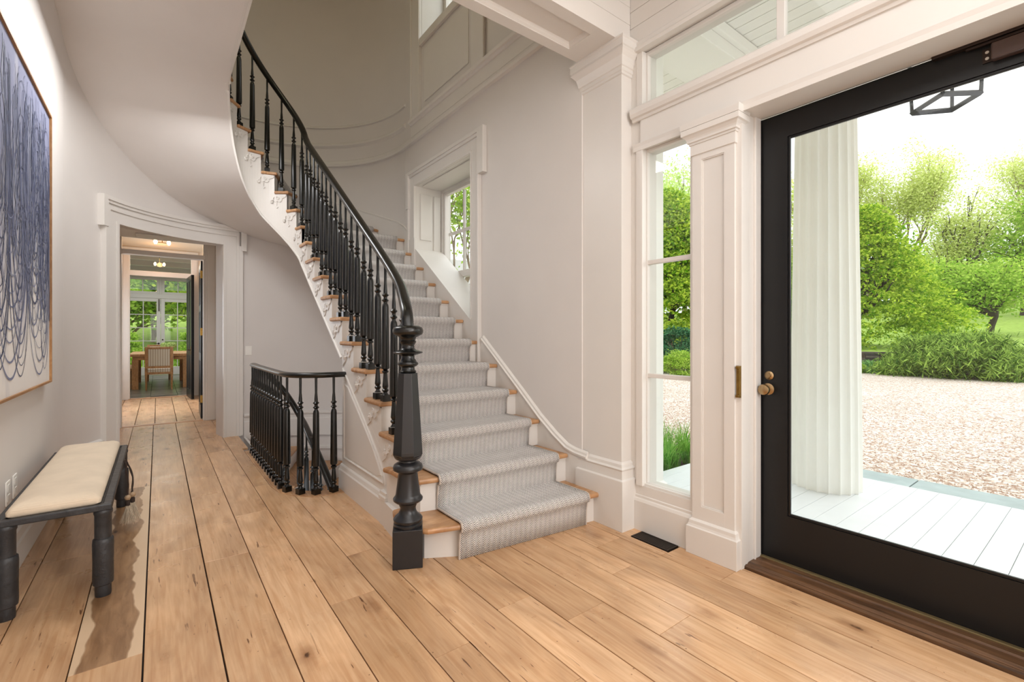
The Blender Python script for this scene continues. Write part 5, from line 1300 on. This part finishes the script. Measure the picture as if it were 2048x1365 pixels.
# Japanese-style maple: layered drooping crown
def maple(label, u, d, zb, ztop, hw, seed, group=None):
    rs = np.random.RandomState(seed); x, y = gp(u, d); o = thing('maple_tree', label, 'tree', (x, y, zb), group); cs_ = []
    H = ztop-zb; K = 420
    for i in range(K):
        t = rs.rand()**.8; zz = zb+H*(.055+.93*t); prof = hw*(1-.82*t**1.35)*(.86+.14*min(1, t*5)); a = rs.uniform(0, 2*pi); zz = zb+H*(round((zz-zb)/H*13)/13)+rs.uniform(-.1, .1); r = prof*(.62+.38*rs.rand()); cs_.append((x+r*cos(a), y+r*sin(a), zz-.08*r))
    c = np.array(cs_); n = 84000; idx = rs.randint(0, K, n); off = rs.randn(n, 3)*np.array([.52, .52, .05]); rad = np.hypot(off[:, 0], off[:, 1]); p = c[idx]+off; p[:, 2] -= .5*rad**1.4
    v = leaves(p, n, .03, .085, rs, 1, .2); leafobj('foliage', v, LB, o)
    segs, tips = skeleton((x, y, zb), H*.85, 1.0, rs, 3, .22, 4, .25); tb = MB()
    for pts, rr_ in segs: tb.tube([tuple(p_) for p_ in pts], rr_, 6)
    part('trunk', tb, BARKD, o); return o
maple('bright green layered maple right behind the fluted column', 1705, 27.5, lawnz(31), zy(418, 27.5), 5.5, 3)
maple('bright green maple seen through the sidelight', 1330, 25, .2, zy(385, 25), 3.6, 5)
tree('small spreading tree with dark leaning trunk on the lawn, right of the maple', 1978, 38, zy(672, 38), zy(520, 38), 'crab_apple_tree', LM_, BARKD, 8, 22000, .12, 1.5, 3, .26, .20, .8, 5, .30, flat=.45, lean=(.1, -.25), hs=.95)
tree('mid green tree with stout trunk behind the small spreading tree at right', 2045, 56, 2.2, zy(378, 56), 'ash_tree', LM_, BARKD, 12, 16000, .2, 1.0, 3, .42, .33, 1.3, 5, .55)
tree('slender tree with twin dark stems between maple and right-hand trees', 1918, 60, 2.4, zy(385, 60), 'locust_tree', LY, BARKD, 21, 9000, .15, .5, 3, .35, .4, 1.0, 4, .9, hs=.8)
tree('tall thinly leafed tree standing highest above the maple', 1826, 66, 2.6, zy(286, 66), 'tall_tree', LY, BARK, 31, 16000, .16, .55, 4, .38, .38, 1.0, 3, 1.0, hs=.8)
tree('thinly leafed tree left of the tallest one, above the maple', 1742, 68, 2.6, zy(310, 68), 'tall_tree', LY, BARK, 44, 14000, .16, .5, 4, .34, .38, 1.0, 3, 1.0, hs=.7)
tree('very tall airy tree at the right edge of the door glass', 2015, 70, 2.8, zy(245, 70), 'tall_tree', LY, BARK, 52, 15000, .16, .6, 4, .42, .38, 1.1, 3, 1.0, hs=.95)
tree('airy yellow-green tree seen left of the fluted column', 1590, 50, 1.5, zy(360, 50), 'tall_tree', LY, BARK, 61, 9000, .15, .6, 4, .25, .35, .9, 3, .9, hs=.7)
tree('pale flowering tree high in the sidelight', 1362, 42, 1., zy(335, 42), 'tall_tree', LP, BARK, 71, 8000, .13, .6, 4, .25, .35, .9, 3, .9, hs=.8)
bush('dark evergreen shrub below the maple in the sidelight', 1352, 20, -.3, 1.3, 1.3+.6, 'evergreen_shrub', LX, 81, 9000, .06)
bush('rounded yellow-green shrub at the drive edge in the sidelight', 1357, 18, -.3, .75, .95, 'boxwood_shrub', LM_, 82, 8000, .035)
bush('wide feathery juniper against the stone wall', 1917, 18.0, -.32, 2.25, 1.5, 'juniper_shrub', LD, 83, 46000, .11, depth=2.05, layers=90, droop=-.6, ratio=.2)
bush('low grey-green groundcover at the foot of the stone wall', 1768, 19.6, -.32, .9, .40, 'groundcover', LG, 84, 12000, .04, depth=1.5)
bush('yellow-green shrub beside the fluted column', 1583, 20.5, -.32, 1.1, 1.5, 'boxwood_shrub', LM_, 85, 7000, .05)
bush('small bright shrub tucked behind the column base', 1716, 19.6, -.32, .3, .42, 'boxwood_shrub', LM_, 86, 1500, .04)
# distant tree line
rs = np.random.RandomState(99)
for i, u in enumerate(np.linspace(1290, 2250, 13)):
    tree('hazy pale green tree in the far tree line', u, 100, 5.0, zy(560-(i*37 % 45), 100), 'distant_tree', LP if i % 2 else LM_, BARK, 100+i, 5000, .42, .9, 2, .35, .35, 2.2, 5, .5, group='far tree line beyond the lawn')
# tree outside the stair window, branch at the sidelight top, neighbouring wing
tree('leafy tree close outside the stair window', 0, 0, -.3, 6.5, 'garden_tree', LM_, BARK, 140, 3200, .07, .6, 4, .12, .30, .35, 3, .9, xy=(6.6, 10.4), hs=.8)
tree('second leafy tree outside the stair window', 0, 0, -.3, 7.5, 'garden_tree', LM_, BARK, 141, 3500, .07, .7, 4, .14, .30, .4, 3, .9, xy=(9.8, 14.6), hs=.9)
WG = thing('garden_wing', 'white clapboard outbuilding with pale roof behind the stair window trees', 'building', (10, 19, -.3))
part('wall', MB().box(7.5, 14, 18, 22, -.3, 3.6), EXTW, WG); part('roof', MB().prismx([(17.6, 3.55), (20, 5.0), (22.4, 3.55)], 7.2, 14.3), mat('grey_shingles', (168, 166, 160), .9), WG)
# liriope clumps at the end of the porch
def clump(label, x, y, z, h, n, seed):
    r_ = random.Random(seed); o = thing('lily_turf', label, 'grass', (x, y, z), 'grass clumps at the porch end'); m = MB(); vs = []; fs = []
    for i in range(n):
        a = r_.uniform(0, 6.28); L_ = h*r_.uniform(.7, 1.2); k = 5; w_ = .006; b0 = (x+r_.uniform(-.05, .05), y+r_.uniform(-.05, .05)); ln = r_.uniform(.3, 1.); s0 = len(vs)
        for j in range(k+1):
            t = j/k; rr_ = L_*.75*ln*t**1.4; zz = z+L_*(t-.55*ln*t**2.6); px_, py_ = b0[0]+rr_*cos(a), b0[1]+rr_*sin(a); ww = w_*(1-t*.85); vs += [(px_-sin(a)*ww, py_+cos(a)*ww, zz), (px_+sin(a)*ww, py_-cos(a)*ww, zz)]
        fs += [(s0+2*j, s0+2*j+1, s0+2*j+3, s0+2*j+2) for j in range(k)]
    part('blades', m.add(vs, fs), LE, o, kind='stuff')
rr = random.Random(17); k = 0
for gx in np.arange(3.5, 5.3, .32):
    for gy in np.arange(2.95, 4.2, .34):
        k += 1; clump('arching green grass clump in the bed at the end of the porch', gx+rr.uniform(-.06, .06), gy+rr.uniform(-.06, .06), -.2, rr.uniform(.42, .58), 90, k)
clump('arching green grass clump on the far side of the porch, behind the column', 5.9, 2.6, -.32, .5, 90, 200)
# garden behind the dining room
for i, (x, y, h) in enumerate(((-3.2, 27, 5.5), (3.2, 28, 6), (-.4, 40, 10), (7, 38, 9), (-7.5, 36, 9), (-1.8, 33, 7.5), (2.6, 34, 8), (-4.5, 42, 11), (5, 45, 12))):
    tree('leafy green tree in the garden beyond the dining room doors', 0, 0, -.3, h, 'garden_tree', (LM_, LB, LM_)[i % 3], BARK, 160+i, 14000, .14, .9, 3, .15, .22, .6, 5, .5, xy=(x, y), group='garden trees beyond the dining room')
for i, x in enumerate((-.95, 1.15)):
    bush('clipped round shrub outside the garden doors, %s of the path' % ('left' if i == 0 else 'right'), 0, 0, -.3, .62, 1.75, 'garden_shrub', LM_, 180+i, 12000, .04, xy=(x, 23.0), group='shrubs outside the garden doors')
gm = MB(); ys_ = np.linspace(24, 130, 12); zs_ = np.interp(ys_, [24, 34, 60, 130], [-.25, .0, 3.5, 16]); vs = [(x, y, z) for y, z in zip(ys_, zs_) for x in (-70, 4.9)]
struct('ground_slope', gm.add(vs, [(2*k, 2*k+1, 2*k+3, 2*k+2) for k in range(11)]), GRASS)
